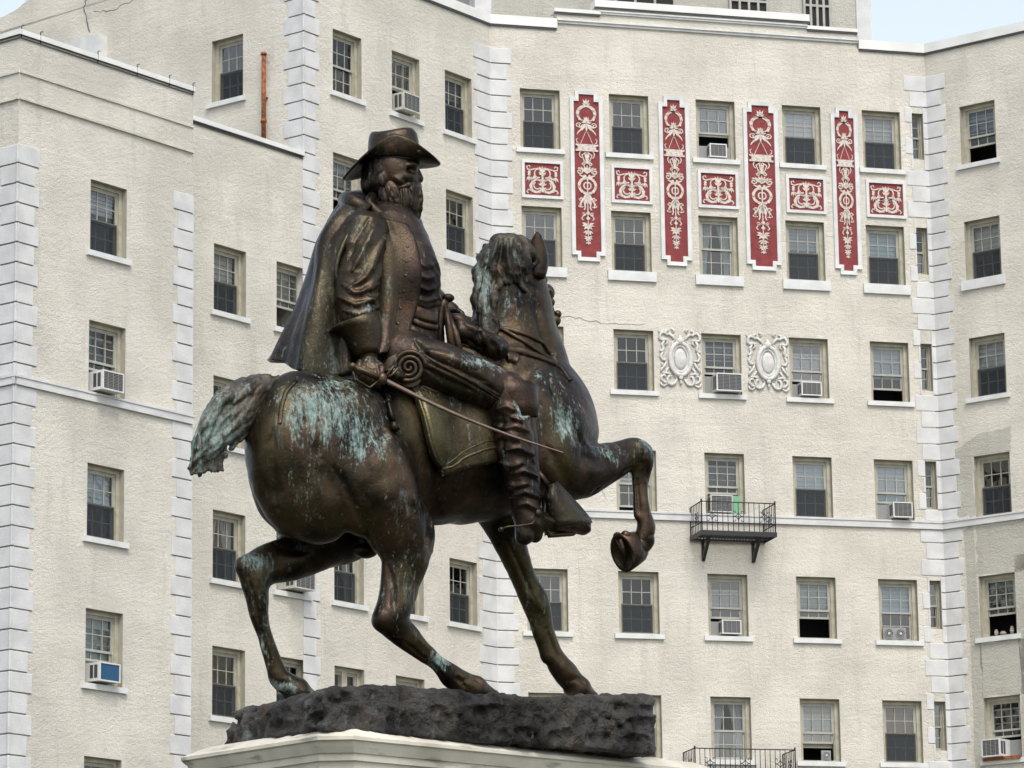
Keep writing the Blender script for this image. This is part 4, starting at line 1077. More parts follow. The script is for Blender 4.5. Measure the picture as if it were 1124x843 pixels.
locks(MN,((524,330),(532,330)),((530,385),(548,372)),4,.04,4,5)
MSTR=[(l,2.2,a) for l,a in (([(548,262),(541,280),(533,300)],.022),([(552,263),(549,283),(543,305),(540,318)],-.022),([(558,262),(556,280),(560,300),(566,310)],.024),([(564,264),(566,285),(572,305)],-.022),([(570,268),(575,285),(577,300)],.022),([(538,272),(530,295),(526,320)],-.022),([(532,292),(528,320),(523,350)],.02),([(536,320),(538,340),(544,350)],-.02),([(545,290),(550,305),(548,320)],.02))]
mane=lk('mane',MN.mesh('mane',BZT,disp=lambda V:hairdisp(17,.022)(V)+strokes(V,MSTR),patina=[(pt(530,310,-.1),(.12,.5,.4),.6)]),horse)
# crest mane on the far side so that it also reads from there
MF=Sculpt(.014,.03)
for i in range(9):
    y=275+i*16; x=533-i*1.5 if i<5 else 522+(i-5)*1.5
    MF.path([(pt(x+6,y,.02),.06),(pt(x-2,y+14,.10),.05),(pt(x+6,y+40,.20),.035),(pt(x+14,y+62,.22),.015)],n=2,k=.03)
lk('mane',MF.mesh('mane',BZT,disp=hairdisp(18,.014)),horse)
def tdisp(V):
    q=V@np.array(Matrix.Rotation(R(-48),3,'Y')); return vnoise(q*np.array([7.,22.,34.]),61)*.030+vnoise(q*np.array([12.,40.,60.]),62)*.012
# tail
TL=Sculpt(.010,.018)
rr=random.Random(8)
core=[(312,436),(298,432),(276,440),(256,452),(238,472),(222,496)]
TL.path([(pt(*core[i],0),(.085,.125,.16,.165,.13,.08)[i]) for i in range(6)],k=.03,lat=.9)
for i in range(64):
    u=rr.uniform(-1,1); v=rr.uniform(-1,1); L_=rr.uniform(.55,1.12); pts=[]
    end=(rr.uniform(208,245),rr.uniform(500,522)) if rr.random()<.6 else (rr.uniform(238,290),rr.uniform(470,500))
    if end[0]>255: mid=[(308,430),(296+u*6,426+v*5),(282+u*8,438),(284+u*8,462)]
    else: mid=[(309,430),(292,421+v*4),(266+u*7,426+abs(v)*10),(246+u*9,448+v*8),(229+u*10,478)]
    if end[1]<510 and end[0]<235: end=(end[0],end[1]+8)
    path=mid+[end]; m=len(path)
    for k,(x,y) in enumerate(path):
        f=k/(m-1); pts.append((pt(x+3*math.sin(k*2+i),y,v*.13*math.sin(math.pi*min(1,f*.8+.15))),(.030+.020*math.sin(math.pi*min(1,f+.1)))*(1-.55*f)))
    TL.path(pts,k=.014,n=3)
tail=lk('tail',TL.mesh('tail',BZT,disp=lambda V:tdisp(V),patina=[(pt(230,478,0),(.35,.6,.45),.85),(pt(262,425,-.1),(.2,.4,.1),.4)]),horse)
# ------------------------------------------------------------------ rider
RD=Sculpt(.011,.05)
RD.path([(pd(436,398,0),.25),(pd(440,365,0),.235),(pd(440,330,0),.225),(pd(432,290,0),.235),(pd(428,258,0),.22),(pd(425,238,0),.13)],k=.06)
RD.ell(pd(442,305,0),(.225,.28,.34),k=.08)
RD.cone(pd(403,256,-.22),pd(440,252,.22),.135,.14,k=.08)          # shoulders
RD.cone(pd(458,345,0),pd(455,375,0),.17,.19,k=.06)
# head
RD.cone(pd(425,235,0),pd(431,214,0),.105,.10,k=.04)
RD.ell(pd(433,188,0),(.17,.15,.19),k=.04); RD.ell(pd(440,200,0),(.135,.12,.15),k=.04)
RD.cone(pd(452,176,0),pd(452,176,0),.05,.05,k=.04); RD.cone(pd(455,183,.0),pd(460,196,.0),.022,.032,k=.015); RD.cone(pd(441,184,-.12),pd(455,183,-.05),.02,.022,k=.02)       # brow, nose
RD.cone(pd(447,193,-.085),pd(440,198,-.10),.04,.04,k=.03); RD.ell(pd(419,197,-.145),(.04,.022,.055),k=.012)              # cheek, ear
RD.ell(pd(450,187,-.10),(.03,.03,.02),k=.02,sub=True); RD.ell(pd(456,187,.06),(.03,.03,.02),k=.02,sub=True)
RD.ell(pd(451,188,-.085),(.02,.02,.015),k=.006)
NT=len(RD.ops)
# near arm
RD.path([(pd(398,258,-.30),.148),(pd(396,285,-.36),.150),(pd(392,312,-.40),.146),(pd(393,335,-.42),.136),(pd(394,350,-.44),.115),(pd(400,368,-.45),.09),(pd(404,390,-.46),.068)],k=.06)
# far arm reaching to the reins
RD.path([(pd(446,256,.28),.13),(pd(456,295,.42),.12),(pd(466,325,.48),.115),(pd(482,338,.42),.09),(pd(496,346,.36),.07)],k=.05)
# near leg, trousers
RD.path([(pt(440,395,-.12),.21),(pt(468,400,-.26),.185),(pt(505,412,-.38),.165),(pt(540,426,-.44),.145),(pt(566,438,-.46),.125)],k=.06)
RD.path([(pt(440,395,.12),.20),(pt(480,405,.30),.18),(pt(520,418,.42),.16),(pt(555,432,.46),.14),(pt(575,470,.46),.12),(pt(572,520,.46),.11),(pt(568,560,.46),.09)],k=.06)
RD.path([(pt(568,440,-.46),.12),(pt(572,480,-.48),.105),(pt(577,530,-.48),.09),(pt(580,565,-.48),.08),(pt(600,572,-.48),.07),(pt(632,574,-.48),.065)],k=.05)
RD.cone(pt(568,560,.46),pt(620,572,.46),.075,.06,k=.04)
WX=lambda V:V@np.array(MS.to_3x3()).T+np.array(MS.translation)
ROTF=np.array(Matrix.Rotation(R(25),3,'Y'))
RSTR=[([(411,248),(400,272),(387,298)],3.6,.020),([(420,258),(411,285),(401,305),(384,316)],3.4,.022),([(424,286),(414,306),(396,322)],3,.020),([(376,312),(390,322),(406,318),(420,308)],2.8,.022),([(374,326),(390,335),(406,330),(418,320)],2.8,.024),([(378,340),(394,346),(416,336)],2.6,.020),([(405,240),(391,262),(383,285)],3,-.016),
([(457,288),(467,294),(477,290)],2.4,.012),([(457,302),(467,306),(478,302)],2.2,.014),([(457,314),(468,319),(479,314)],2.2,.014),([(457,327),(468,331),(480,327)],2.2,.014),([(458,338),(470,341),(481,337)],2.4,-.014),
([(462,384),(490,391),(522,404)],4,.016),([(466,404),(490,418),(520,430)],4,-.016),([(480,396),(505,406),(535,420)],3,-.012),([(468,391),(500,405),(530,421),(552,434)],1.8,-.012),([(466,396),(498,411),(528,427),(549,439)],1.8,-.012),([(455,372),(462,382),(472,392)],3,-.02),
([(446,182),(452,180),(459,182)],2.2,.018),([(446,188),(451,187),(456,188)],2,-.018),([(440,196),(446,199),(450,204)],2.4,-.012),([(432,194),(438,198),(444,198)],3,.010)]
def rdisp(V):
    W_=WX(V)
    d=vnoise(V*np.array([7,7,4])+3,11)*.018
    # wrinkles across the near sleeve
    arm=np.exp(-((W_[:,1]-(DS-.45))/.28)**2)
    za=np.array(pd(386,320,-.4))[2]
    q=V@ROTF
    rg=lambda n: (1-np.abs(n)*4).clip(-1,1)
    f1=rg(vnoise(q*np.array([3.,3.,9.]),9)); f2=rg(vnoise(q*np.array([6.,6.,16.]),19))
    zl=np.array(pt(470,390,0))[2]; up=np.clip((V[:,2]-zl)/.1,.25,1)
    face=np.clip(1-(V[:,2]-np.array(pd(430,232,0))[2])/.06,0,1)
    return d*(.4+.6*face)+(f1*.009+f2*.007)*up*face+strokes(V,RSTR)
rider_me=RD.mesh('rider',BZR,disp=rdisp,smooth=1,patina=[(pt(520,402,-.4),(.28,.3,.09),.9),(pd(400,350,-.5),(.14,.3,.10),.8)])
rider=lk('rider',rider_me); RB=bvh(rider_me)
TS=Sculpt(.02,.05); TS.ops=RD.ops[:NT]; TB=bvh(TS.mesh('torso_form',BZR))
# boot, separate piece over the lower leg
BT=Sculpt(.010,.03)
BT.path([(pt(556,432,-.47),.150),(pt(560,452,-.49),.138),(pt(564,480,-.50),.128),(pt(569,508,-.50),.115),(pt(576,537,-.50),.102),(pt(579,562,-.50),.094),(pt(580,574,-.50),.088)],k=.03)
BT.path([(pt(580,572,-.50),.075),(pt(600,573,-.50),.066),(pt(625,575,-.50),.066),(pt(640,578,-.50),.055)],k=.03)
BT.cone(pt(577,578,-.50),pt(576,588,-.50),.072,.066,k=.008); BT.cone(pt(588,580,-.50),pt(587,588,-.50),.05,.048,k=.008); 
BSTR=[([(543,450),(556,446),(568,452)],3.6,.020),([(560,458),(572,462),(582,455)],2.6,.024),([(541,466),(553,470),(566,468),(580,474)],2.4,.018),([(548,480),(560,476),(570,484)],3.4,.022),([(556,494),(570,492),(585,500)],2.2,.020),([(549,506),(562,512),(574,508)],3.2,.018),([(562,520),(576,517),(588,524)],2.4,.022),([(555,529),(566,534),(580,531)],2.8,.016),([(562,545),(576,540),(592,547)],3.0,.022),([(566,556),(578,553),(588,559)],2.0,.018),([(572,470),(578,490),(580,510)],3,-.014),([(552,455),(550,475),(554,500)],3,-.012)]
def btdisp(V):
    q=V@ROTF; f=(1-np.abs(vnoise(q*np.array([3.5,3.5,11.]),21))*4).clip(-1,1); f2=(1-np.abs(vnoise(q*np.array([5.,5.,20.]),23))*4).clip(-1,1); zt_=np.array(pt(560,440,-.5))[2]; amp=np.clip((zt_-V[:,2])/.15,.3,1)
    return (f*.008+f2*.006)*amp+strokes(V,BSTR)
boot_me=BT.mesh('boot',BZR,disp=btdisp,patina=[(pt(572,450,-.6),(.1,.3,.12),.9)]); lk('boot',boot_me,rider)
BT2=Sculpt(.014,.03); BT2.path([(pt(566,440,.48),.14),(pt(572,490,.5),.12),(pt(570,540,.5),.1),(pt(568,562,.5),.085)]); BT2.path([(pt(568,565,.5),.075),(pt(620,573,.5),.06)]); lk('boot',BT2.mesh('boot',BZR,disp=btdisp),rider)
# boot top flare
def loft(rows,name,m,parent,thick=None,closed=False,smooth=True,offset=0):
    b=MB(); R_=[b._av(r) for r in rows]; n=len(rows[0])
    for i in range(len(rows)-1):
        for k in range(n if closed else n-1):
            b.f.append((R_[i]+k,R_[i]+(k+1)%n,R_[i+1]+(k+1)%n,R_[i+1]+k)); b.m.append(0); b.sm.append(smooth)
    o=b.build(name,m,parent)
    if thick: md=o.modifiers.new('thick','SOLIDIFY'); md.thickness=thick; md.offset=offset
    return o
def catmull(P,n):
    out=[]
    for i in range(len(P)-1):
        p0,p1,p2,p3=P[max(0,i-1)],P[i],P[i+1],P[min(len(P)-1,i+2)]
        for j in range(n):
            t=j/n; out.append(.5*((2*p1)+(-p0+p2)*t+(2*p0-5*p1+4*p2-p3)*t*t+(-p0+3*p1-3*p2+p3)*t**3))
    out.append(P[-1]); return out
def ringrows(cs,n=28,wob=.0,seed=0):
    rows=[]; rr=random.Random(seed)
    for c,ax_,r1,r2 in cs:
        a=ax_.normalized(); u=Vector((0,1,0)); u=(u-a*u.dot(a)).normalized(); v=a.cross(u)
        rows.append([c+u*(r1*math.cos(2*math.pi*i/n))+v*(r2*(1+wob*math.sin(i*3))*math.sin(2*math.pi*i/n)) for i in range(n)])
    return rows
kd=(pt(558,425,-.48)-pt(572,480,-.50)).normalized()
kn=pt(563,432,-.48)
loft(ringrows([(pt(568,462,-.50),kd,.14,.13),(pt(566,446,-.49),kd,.15,.155),(pt(563,434,-.48),kd,.16,.178),(kn+kd*.05,kd+Vector((.3,0,0)),.165,.19)],wob=.04),'boot_top',BZR,rider,.022,closed=True)
# tapadero: leather hood over the stirrup
s=MB()
def tp(px,py,l): return pt(px,py,l)
rows=[]
A_=[(602,531),(598,548),(606,572),(612,580)]; B_=[(611,530),(630,548),(645,566),(648,574)]
prof=[(0,-.58),(.2,-.63),(.5,-.65),(.8,-.63),(1,-.58)]
R1=[(602,533,611,529),(599,546,622,541),(603,560,636,556),(608,571,646,568),(611,580,649,574)]
rows=[]
for i,(x0,y0,x1,y1) in enumerate(R1):
    near=[pt(x0+(x1-x0)*t,y0+(y1-y0)*t,-.50-.10*math.sin(math.pi*min(1,t*.7+.15))-.03*i/4) for t in (0,.25,.5,.75,1)]
    far=[pt(x1+(x0-x1)*t-3*i,y1+(y0-y1)*t+2*i,-.40+.0*i) for t in (0,.5,1)]
    rows.append(near+far)
tap=loft(rows,'stirrup_hood',BZO,STAT,.02,closed=True)
st=MB(); st.tube([pt(588,515,-.5),pt(596,525,-.54),pt(604,538,-.55)],.022,6); st.tube([pt(600,540,-.53),pt(596,572,-.53),pt(603,588,-.53),pt(628,586,-.50),pt(640,578,-.46)],.018,6)
st.tube([pt(586,500,-.44),pt(590,520,-.5)],.02,6); st.build('stirrup',BZS,STAT)
# spur
s=MB(); s.tube([pt(590,566,-.60),pt(584,575,-.60),pt(572,577,-.58),pt(558,578,-.55),pt(552,580,-.54)],.008,6); s.ball(pt(550,581,-.54),.018,.018,.018,8,6); s.ball(pt(591,563,-.60),.030,.02,.030,8,6); s.build('spur',BZS,rider)
# near hand: a palm, four fingers closed on the hilt and the thumb
HN=Sculpt(.006,.012)
pc=pd(404,404,-.50)
HN.cone(pd(404,394,-.46),pd(405,402,-.49),.062,.068); HN.ell(pd(406,406,-.50),(.075,.085,.065),k=.02)
for i,(x,y) in enumerate(((395,404),(400,408),(406,411),(412,412))):
    HN.path([(pd(x,y-6,-.56),.024),(pd(x-1,y+2,-.595),.023),(pd(x+1,y+9,-.58),.021),(pd(x+4,y+11,-.53),.018)],k=.006,n=2)
HN.path([(pd(414,399,-.52),.026),(pd(419,405,-.56),.024),(pd(418,412,-.58),.02)],k=.008,n=2)
lk('hand',HN.mesh('hand',BZR,patina=[(pd(404,400,-.5),(.1,.2,.08),.4)]),rider)
HN=Sculpt(.007,.012)
HN.ell(pd(499,350,.30),(.085,.06,.065),k=.02); HN.cone(pd(494,345,.34),pd(499,350,.30),.06,.06)
for i in range(4): HN.path([(pd(500+i*3,346+i*3,.24),.023),(pd(505+i*3,352+i*3,.22),.022),(pd(502+i*3,358+i*3,.24),.019)],k=.006,n=2)
HN.path([(pd(496,343,.27),.025),(pd(503,342,.22),.022),(pd(508,346,.2),.018)],k=.008,n=2)
lk('hand',HN.mesh('hand',BZR),rider)
# gauntlet cuff
gx=(pd(398,352,-.44)-pd(404,392,-.46)).normalized()
rows=ringrows([(pd(404,391,-.46),gx,.072,.075),(pd(402,384,-.46),gx,.08,.085),(pd(400,374,-.455),gx,.10,.115),(pd(395,362,-.45),gx,.13,.15),(pd(389,352,-.45),gx+Vector((-.35,0,.1)),.155,.185)],wob=.03)
loft(rows,'gauntlet',BZR,rider,.018,closed=True)
# cape
CR=[[(404,226,-.20),(388,219,-.14),(382,217,.02),(392,216,.20),(418,220,.30),(448,234,.28)],
    [(398,240,-.34),(372,238,-.30),(366,238,-.02),(378,236,.26),(425,238,.42),(462,250,.34)],
    [(380,268,-.44),(356,265,-.34),(352,266,-.04),(364,266,.28),(425,270,.50),(473,276,.40)],
    [(372,300,-.46),(350,302,-.38),(343,304,-.08),(356,304,.28),(425,305,.52),(480,306,.42)],
    [(384,335,-.40),(346,336,-.46),(332,338,-.14),(348,338,.28),(425,340,.52),(484,338,.42)],
    [(392,372,-.36),(346,374,-.50),(316,370,-.20),(335,372,.26),(425,372,.52),(482,366,.42)],
    [(396,411,-.34),(348,412,-.52),(302,396,-.24),(322,400,.26),(425,402,.52),(478,392,.42)]]
rows=[catmull([pd(*p) for p in r],9) for r in CR]
cols_=[catmull([rows[i][j] for i in range(len(rows))],6) for j in range(len(rows[0]))]
nr=len(cols_[0]); nc=len(cols_)
grid=[[cols_[j][i] for j in range(nc)] for i in range(nr)]
Rv=IR; 
cen=pd(425,320,.05)
for i in range(nr):
    for j in range(nc):
        out=(grid[i][j]-cen); out.z=0; out.normalize(); u=j/(nc-1); v=i/(nr-1)
        grid[i][j]=grid[i][j]+out*((.012+.030*v)*math.sin(u*30+1.8*math.sin(v*3))+.014*v*math.sin(u*71+v*4)+.008*math.sin(u*45-v*9))
cape=loft(grid,'cape',BZO,rider,.03); 
# collar roll
s=MB(); s.tube([pd(405,232,-.22),pd(388,223,-.2),pd(380,220,.0),pd(395,217,.2),pd(420,220,.26)],[.05,.062,.062,.055,.04],10); s.tube([pd(409,214,-.12),pd(404,224,-.16),pd(414,234,-.20),pd(430,243,-.16),pd(440,246,-.1)],[.03,.04,.045,.04,.03],8); s.build('collar',BZR,rider)
# coat front: skirt flap hanging over the hip, with buttons on its edge
G=[[(432,236,-.20),(440,243,-.16)],[(428,262,-.27),(448,268,-.22)],[(425,300,-.30),(456,300,-.22)],[(422,335,-.31),(456,332,-.24)],[(418,360,-.33),(450,358,-.28)],[(408,388,-.36),(440,378,-.35),]]
G=[[(410,240,-.22),(424,240,-.22),(446,246,-.13)],[(406,262,-.30),(430,264,-.29),(457,268,-.15)],[(404,292,-.30),(432,296,-.32),(462,298,-.16)],[(404,325,-.30),(431,328,-.34),(459,330,-.20)],[(402,350,-.32),(428,354,-.37),(451,356,-.27)],[(398,378,-.36),(425,380,-.42),(447,374,-.34)],[(398,392,-.38),(420,388,-.44),(446,379,-.37)]]
rows=[catmull([pd(*p) for p in r],6) for r in G]; cols_=[catmull([rows[i][j] for i in range(len(rows))],5) for j in range(len(rows[0]))]
grid=[[cols_[j][i] for j in range(len(cols_))] for i in range(len(cols_[0]))]
for i in range(len(grid)):
    for j in range(len(grid[0])):
        d_=(grid[i][j]-CAML); L0=d_.length; q_=TB.ray_cast(CAML,d_.normalized())
        if q_[0] is not None and (q_[0]-CAML).length-.03<L0 or j>6: grid[i][j]=CAML+d_.normalized()*((q_[0]-CAML).length-.03+(.03 if j in (5,6) else 0))
for _ in range(2):
    grid=[[ (grid[j][i]*2+grid[max(0,j-1)][i]+grid[min(len(grid)-1,j+1)][i])/4 for i in range(len(grid[0]))] for j in range(len(grid))]
cof=loft(grid,'coat_front',BZR,rider,.035); CBV=bvh(cof.data)
for k in range(7):
    x=(445,447,446,445,443,440,437)[k]; y=(257,272,288,303,320,339,356)[k]; hh=CBV.ray_cast(CAML,(MSI.to_3x3()@ray(x,y)).normalized())[0] or pd(x,y,-.3)
    b=MB(); b.ball(hh,.022,.022,.022,8,6); b.build('coat_button',BZO,rider)
strip('sash_belt',[(455,342),(466,346),(478,349)],.09,.02,rider,BZS,RB); strip('sash_belt',[(453,352),(465,357),(478,360)],.04,.02,rider,BZS,RB)
strip('trouser_stripe',[(462,388),(490,404),(520,420),(548,438)],.02,.008,rider,BZR,RB)
# far lapel
s=MB(); s.tube([pd(446,246,-.02),pd(458,262,.0),pd(468,285,.05),(pd(474,310,.08))],[.02,.026,.026,.02],6); s.build('lapel',BZR,rider)
# beard, moustache and hair
BE=Sculpt(.008,.03)
BE.ell(pd(443,221,0),(.130,.125,.16),rot=(R(-10),0)); BE.ell(pd(429,213,-.06),(.095,.085,.13)); BE.cone(pd(446,230,0),pd(452,239,0),.095,.055); BE.ell(pd(449,210,0),(.09,.10,.09))
for i in range(2,11): BE.path([(pd(424+i*3.3,204+i*.5,-.10+.005*i),.014),(pd(427+i*3.1+2*math.sin(i*2),215,-.125+.008*i),.022),(pd(430+i*3.0,229,-.120+.010*i),.026),(pd(440+i*1.8,243-abs(i-8)*1.2,-.05+.006*i),.012)],k=.008,n=2)
BDS=[([(421+i*4.4,205),(424+i*4.2+3*math.sin(i*2.3),216),(427+i*3.6-2*math.sin(i*1.7),230),(441+i*1.6,244)],1.7,.011*(1 if i%2 else -1)) for i in range(10)]
lk('beard',BE.mesh('beard',BZR,disp=lambda V:strokes(V,BDS)+vnoise(V*np.array([18,18,9.]),5)*.012),rider)
BE=Sculpt(.007,.015); BE.path([(pd(457,202,-.02),.026),(pd(448,204,-.09),.026),(pd(436,207,-.115),.012)],n=2); BE.path([(pd(457,203,-.02),.03),(pd(459,206,.06),.026),(pd(456,207,.12),.012)],n=2)
lk('moustache',BE.mesh('moustache',BZR,disp=hairdisp(26,.008)),rider)
BE=Sculpt(.009,.02); BE.ell(pd(416,192,0),(.11,.155,.17)); BE.ell(pd(411,202,0),(.085,.12,.09)); 
lk('hair',BE.mesh('hair',BZR,disp=hairdisp(22,.02,(1,1,.6))),rider)
# hat
hcn=pd(432,176,0); Rr=(pd(440,176,0)-pd(430,176,0)).normalized(); Nn=(MSI.to_3x3()@Vector((0,-1,0))); Uz=Vector((0,0,1))
def hatp(phi,r,z): return hcn+Rr*(r*math.cos(phi))+Nn*(r*.86*math.sin(phi))+Uz*z
n=40; rows=[]
def brim(phi,t):
    c,s_=math.cos(phi),math.sin(phi)
    rr_=.175+t*(.10+.05*max(0,c)+.075*max(0,-c))
    near=max(0,s_); z=-.012+t*(-.01*max(0,c)) - t*t*.125*max(0,-c)**1.5 + t**1.3*(.15*near**1.6)*(1-.25*max(0,-c)) + t*t*.03*max(0,-s_)
    return hatp(phi,rr_-(.07*t*t*near),z)
rows.append([hatp(2*math.pi*i/n,.165,.03) for i in range(n)])
for t in (0,.15,.3,.45,.6,.75,.9,1): rows.append([brim(2*math.pi*i/n,t) for i in range(n)])
hat=loft(rows,'hat',BZO,rider,.016,closed=True)
rows=[[hatp(2*math.pi*i/n,r,z+.018*math.sin(2*(2*math.pi*i/n)+.6)*(1 if z>.1 else 0)) for i in range(n)] for r,z in ((.178,-.02),(.181,.03),(.179,.07),(.175,.13),(.167,.172),(.150,.196),(.118,.200),(.075,.172),(.03,.155),(.002,.152))]
loft(rows,'hat_crown',BZO,hat,.0,closed=True)
s=MB(); s.tube([hatp(2*math.pi*i/n,.186,.012) for i in range(n+1)],.016,6,cap=False); s.tube([hatp(R(60),.195,.02),hatp(R(35),.215,.022),hatp(R(18),.235,.02)],[.018,.022,.012],6); s.ball(hatp(R(40),.225,.025),.03,.03,.025); s.ball(hatp(R(24),.24,.03),.022,.022,.02); s.build('hat_cord',BZS,hat)
# ------------------------------------------------------------------ tack
# saddle cloth moulded on the flank, both sides
def cloth(corners,n1,n2,off,name,m,thick=.014,mirror=True,parent=STAT,edge=True):
    a,b2,c,d=corners  # each side a polyline: left edge, right edge from top to bottom
    return None
def bil(L_,R_,u,v):
    def on(P,t):
        t*=len(P)-1; i=min(len(P)-2,int(t)); f=t-i; return (P[i][0]*(1-f)+P[i+1][0]*f,P[i][1]*(1-f)+P[i+1][1]*f)
    a=on(L_,v); b2=on(R_,v); return (a[0]*(1-u)+b2[0]*u,a[1]*(1-u)+b2[1]*u)
def sheet(L_,R_,nu,nv,off,name,m,parent,thick=.016,mirror=True,zcurve=0):
    for sgn in ((1,-1) if mirror else (1,)):
        G=[]
        for j in range(nv+1):
            row=[]
            for i in range(nu+1):
                p=bil(L_,R_,i/nu,j/nv); q=surf(p[0],p[1],off)
                if q is None: q=row[-1] if row else pt(p[0],p[1],-.4)
                row.append(Vector((q.x,q.y*sgn,q.z)))
            G.append(row)
        for _ in range(3):
            G=[[ (G[j][i]*2+G[max(0,j-1)][i]+G[min(nv,j+1)][i]+G[j][max(0,i-1)]+G[j][min(nu,i+1)])/6 if 0<i<nu and 0<j<nv else G[j][i] for i in range(nu+1)] for j in range(nv+1)]
        o=loft(G,name,m,parent,thick)
    return o
LB=[(428,408),(446,425),(458,445),(465,470),(470,498),(480,522)]; RB_=[(545,415),(550,430),(556,450),(562,470),(572,485),(580,497)]
sheet(LB,RB_,26,22,.045,'saddle_cloth',BZC,STAT,.05)
sd_=Sculpt(.012,.03)
sd_.path([(pt(420,408,0),.12),(pt(450,415,0),.16),(pt(500,412,0),.17),(pt(535,398,0),.12)],lat=1.6)
sd_.ell(pt(430,398,0),(.12,.26,.10)); sd_.ell(pt(520,385,0),(.10,.14,.12)); sd_.ell(pt(500,430,-.30),(.30,.06,.22),k=.03); sd_.ell(pt(500,430,.30),(.30,.06,.22),k=.03)
lk('saddle',sd_.mesh('saddle',BZS))
strip('saddle_cloth_braid',[(436,418),(452,437),(461,460),(466,485),(474,508),(482,520)],.02,.012,STAT,BZC,off=.062)
strip('saddle_cloth_braid',[(484,515),(505,503),(530,494),(548,491)],.02,.012,STAT,BZC,off=.062); strip('saddle_cloth_braid',[(485,508),(505,495),(530,486),(548,483)],.012,.010,STAT,BZC,off=.062)
# straps
strip('crupper_strap',[(325,418),(314,430),(309,446),(307,465)],.03,.010,STAT,BZS,sub=5)
strip('neck_strap',[(522,384),(545,382),(575,386),(600,395),(617,404),(626,418)],.05,.018,STAT,BZS); strip('neck_strap',[(541,360),(560,362),(580,368),(598,378),(606,390)],.035,.018,STAT,BZS)
strip('rein',[(502,352),(530,358),(548,360),(575,375),(596,390),(610,398)],.03,.02,STAT,BZS)
strip('breast_strap',[(555,392),(562,392),(568,396)],.09,.03,STAT,BZS,sub=3)
# bridle on the averted face
s=MB(); s.tube([hd(592,300,.0),hd(600,318,.08),hd(607,345,.20),hd(611,375,.34),hd(611,396,.44)],[.018,.022,.02,.02,.03],6)
for x,y,d,r in ((596,308,.04,.035),(602,320,.08,.03),(604,332,.12,.035),(612,345,.2,.03),(609,352,.2,.045),(612,392,.4,.035),(614,402,.44,.04),(611,408,.46,.03)): s.ball(hd(x,y,d),r,r,r,8,6)
s.tube([hd(585,296,-.05),hd(592,303,.0),hd(598,310,.05)],.02,6); s.build('bridle',BZS,STAT)
# holster pack and pommel roll
s=Sculpt(.009,.012)
s.path([(pt(506,364,-.2),.075),(pt(524,372,-.22),.088)],k=.01); s.path([(pt(532,377,-.22),.085),(pt(544,382,-.22),.088)],k=.006); s.ell(pt(503,356,-.15),(.10,.1,.06),rot=(R(20),0))
s.path([(pt(505,386,-.2),.05),(pt(525,396,-.26),.045),(pt(545,412,-.30),.035),(pt(556,424,-.32),.025)],k=.02)
lk('saddle_pack',s.mesh('saddle_pack',BZR,disp=lambda V:vnoise(V*14,31)*.02+strokes(V,[([(526,360),(530,374),(531,392)],3,-.035),([(510,356),(520,361),(526,366)],2.5,.015),([(536,368),(546,378),(549,388)],2.5,.018),([(512,372),(520,378),(527,384)],2.5,-.02)])))
s=MB(); s.tube([pd(484,386,-.05),pd(482,360,-.05),pd(484,338,-.05),pd(491,326,-.05)],[.03,.035,.035,.03],8); s.ball(pd(492,327,-.05),.045,.04,.03); s.tube([pd(497,388,-.1),pd(493,360,-.08),pd(489,335,-.06)],[.03,.028,.02],8); s.tube([pd(506,392,-.1),pd(500,365,-.08),pd(492,345,-.06)],[.022,.025,.02],8); s.build('pommel_frame',BZS,STAT)
strip('pack_strap',[(512,362),(516,375),(520,388)],.03,.02,STAT,BZS)
# bed roll with its spiral end
c=pd(448,405,-.42); ax_=Vector((0,1,0)); u_=IR; 
b=MB(); b.tube([c,c+Vector((.02,.86,.0))],[.125,.125],24)
base=b.build('bed_roll',BZS,STAT)
b=MB(); up_=Uz; pts=[]
for i in range(70):
    t=i/69; r=.118*(1-t*.93); a=t*2*math.pi*3.1; pts.append(c+u_*(r*math.cos(a))+up_*(r*math.sin(a))+Vector((0,-.012,0))-ax_*.0-(MSI.to_3x3()@Vector((0,.03,0))))
b.tube(pts,[.021*(1-.3*i/69) for i in range(70)],6); b.build('roll_spiral',BZS,base)
# sword with hilt and knot
s=MB(); h0=pd(420,416,-.64); h1=pt(618,497,-.84)
dirv=(h1-h0); side=dirv.cross(MSI.to_3x3()@Vector((0,1,0))).normalized()
n=10; rows=[]
nn=MSI.to_3x3()@Vector((0,-1,0))
for i in range(n+1):
    t=i/n; c_=h0+dirv*t+side*(-.035*math.sin(math.pi*t)); w_=.017*(1-.6*t); rows.append([c_+side*w_,c_+nn*.008,c_-side*w_,c_-nn*.008])
loft(rows,'sword_blade',LIMED,STAT,closed=True)
s=MB(); hx=h0-dirv.normalized()*.22; s.tube([h0,hx],[.02,.024],8); s.tube([h0+side*.02,h0-dirv.normalized()*.06-side*.09,h0-dirv.normalized()*.18-side*.07,hx],.010,6); s.ball(hx,.03,.03,.03); s.ball(h0,.035,.03,.045)
s.tube([pd(423,414,-.62),pd(432,402,-.60),pd(437,404,-.60),pd(430,412,-.62),pd(420,416,-.6)],.011,6)
s.build('sword_hilt',BZS,STAT)
s=MB(); K=[surf(x,y,.02) or pt(x,y,-.5) for x,y in ((421,420),(421,430),(424,442),(427,455),(430,464))]
s.tube(K,[.012,.016,.011,.016,.02],6); s.tube([K[-1],K[-1]+Vector((.01,-.0,-.06))],[.02,.036],8); s.ball(K[2],.02,.02,.02); s.build('sword_knot',BZS,STAT)
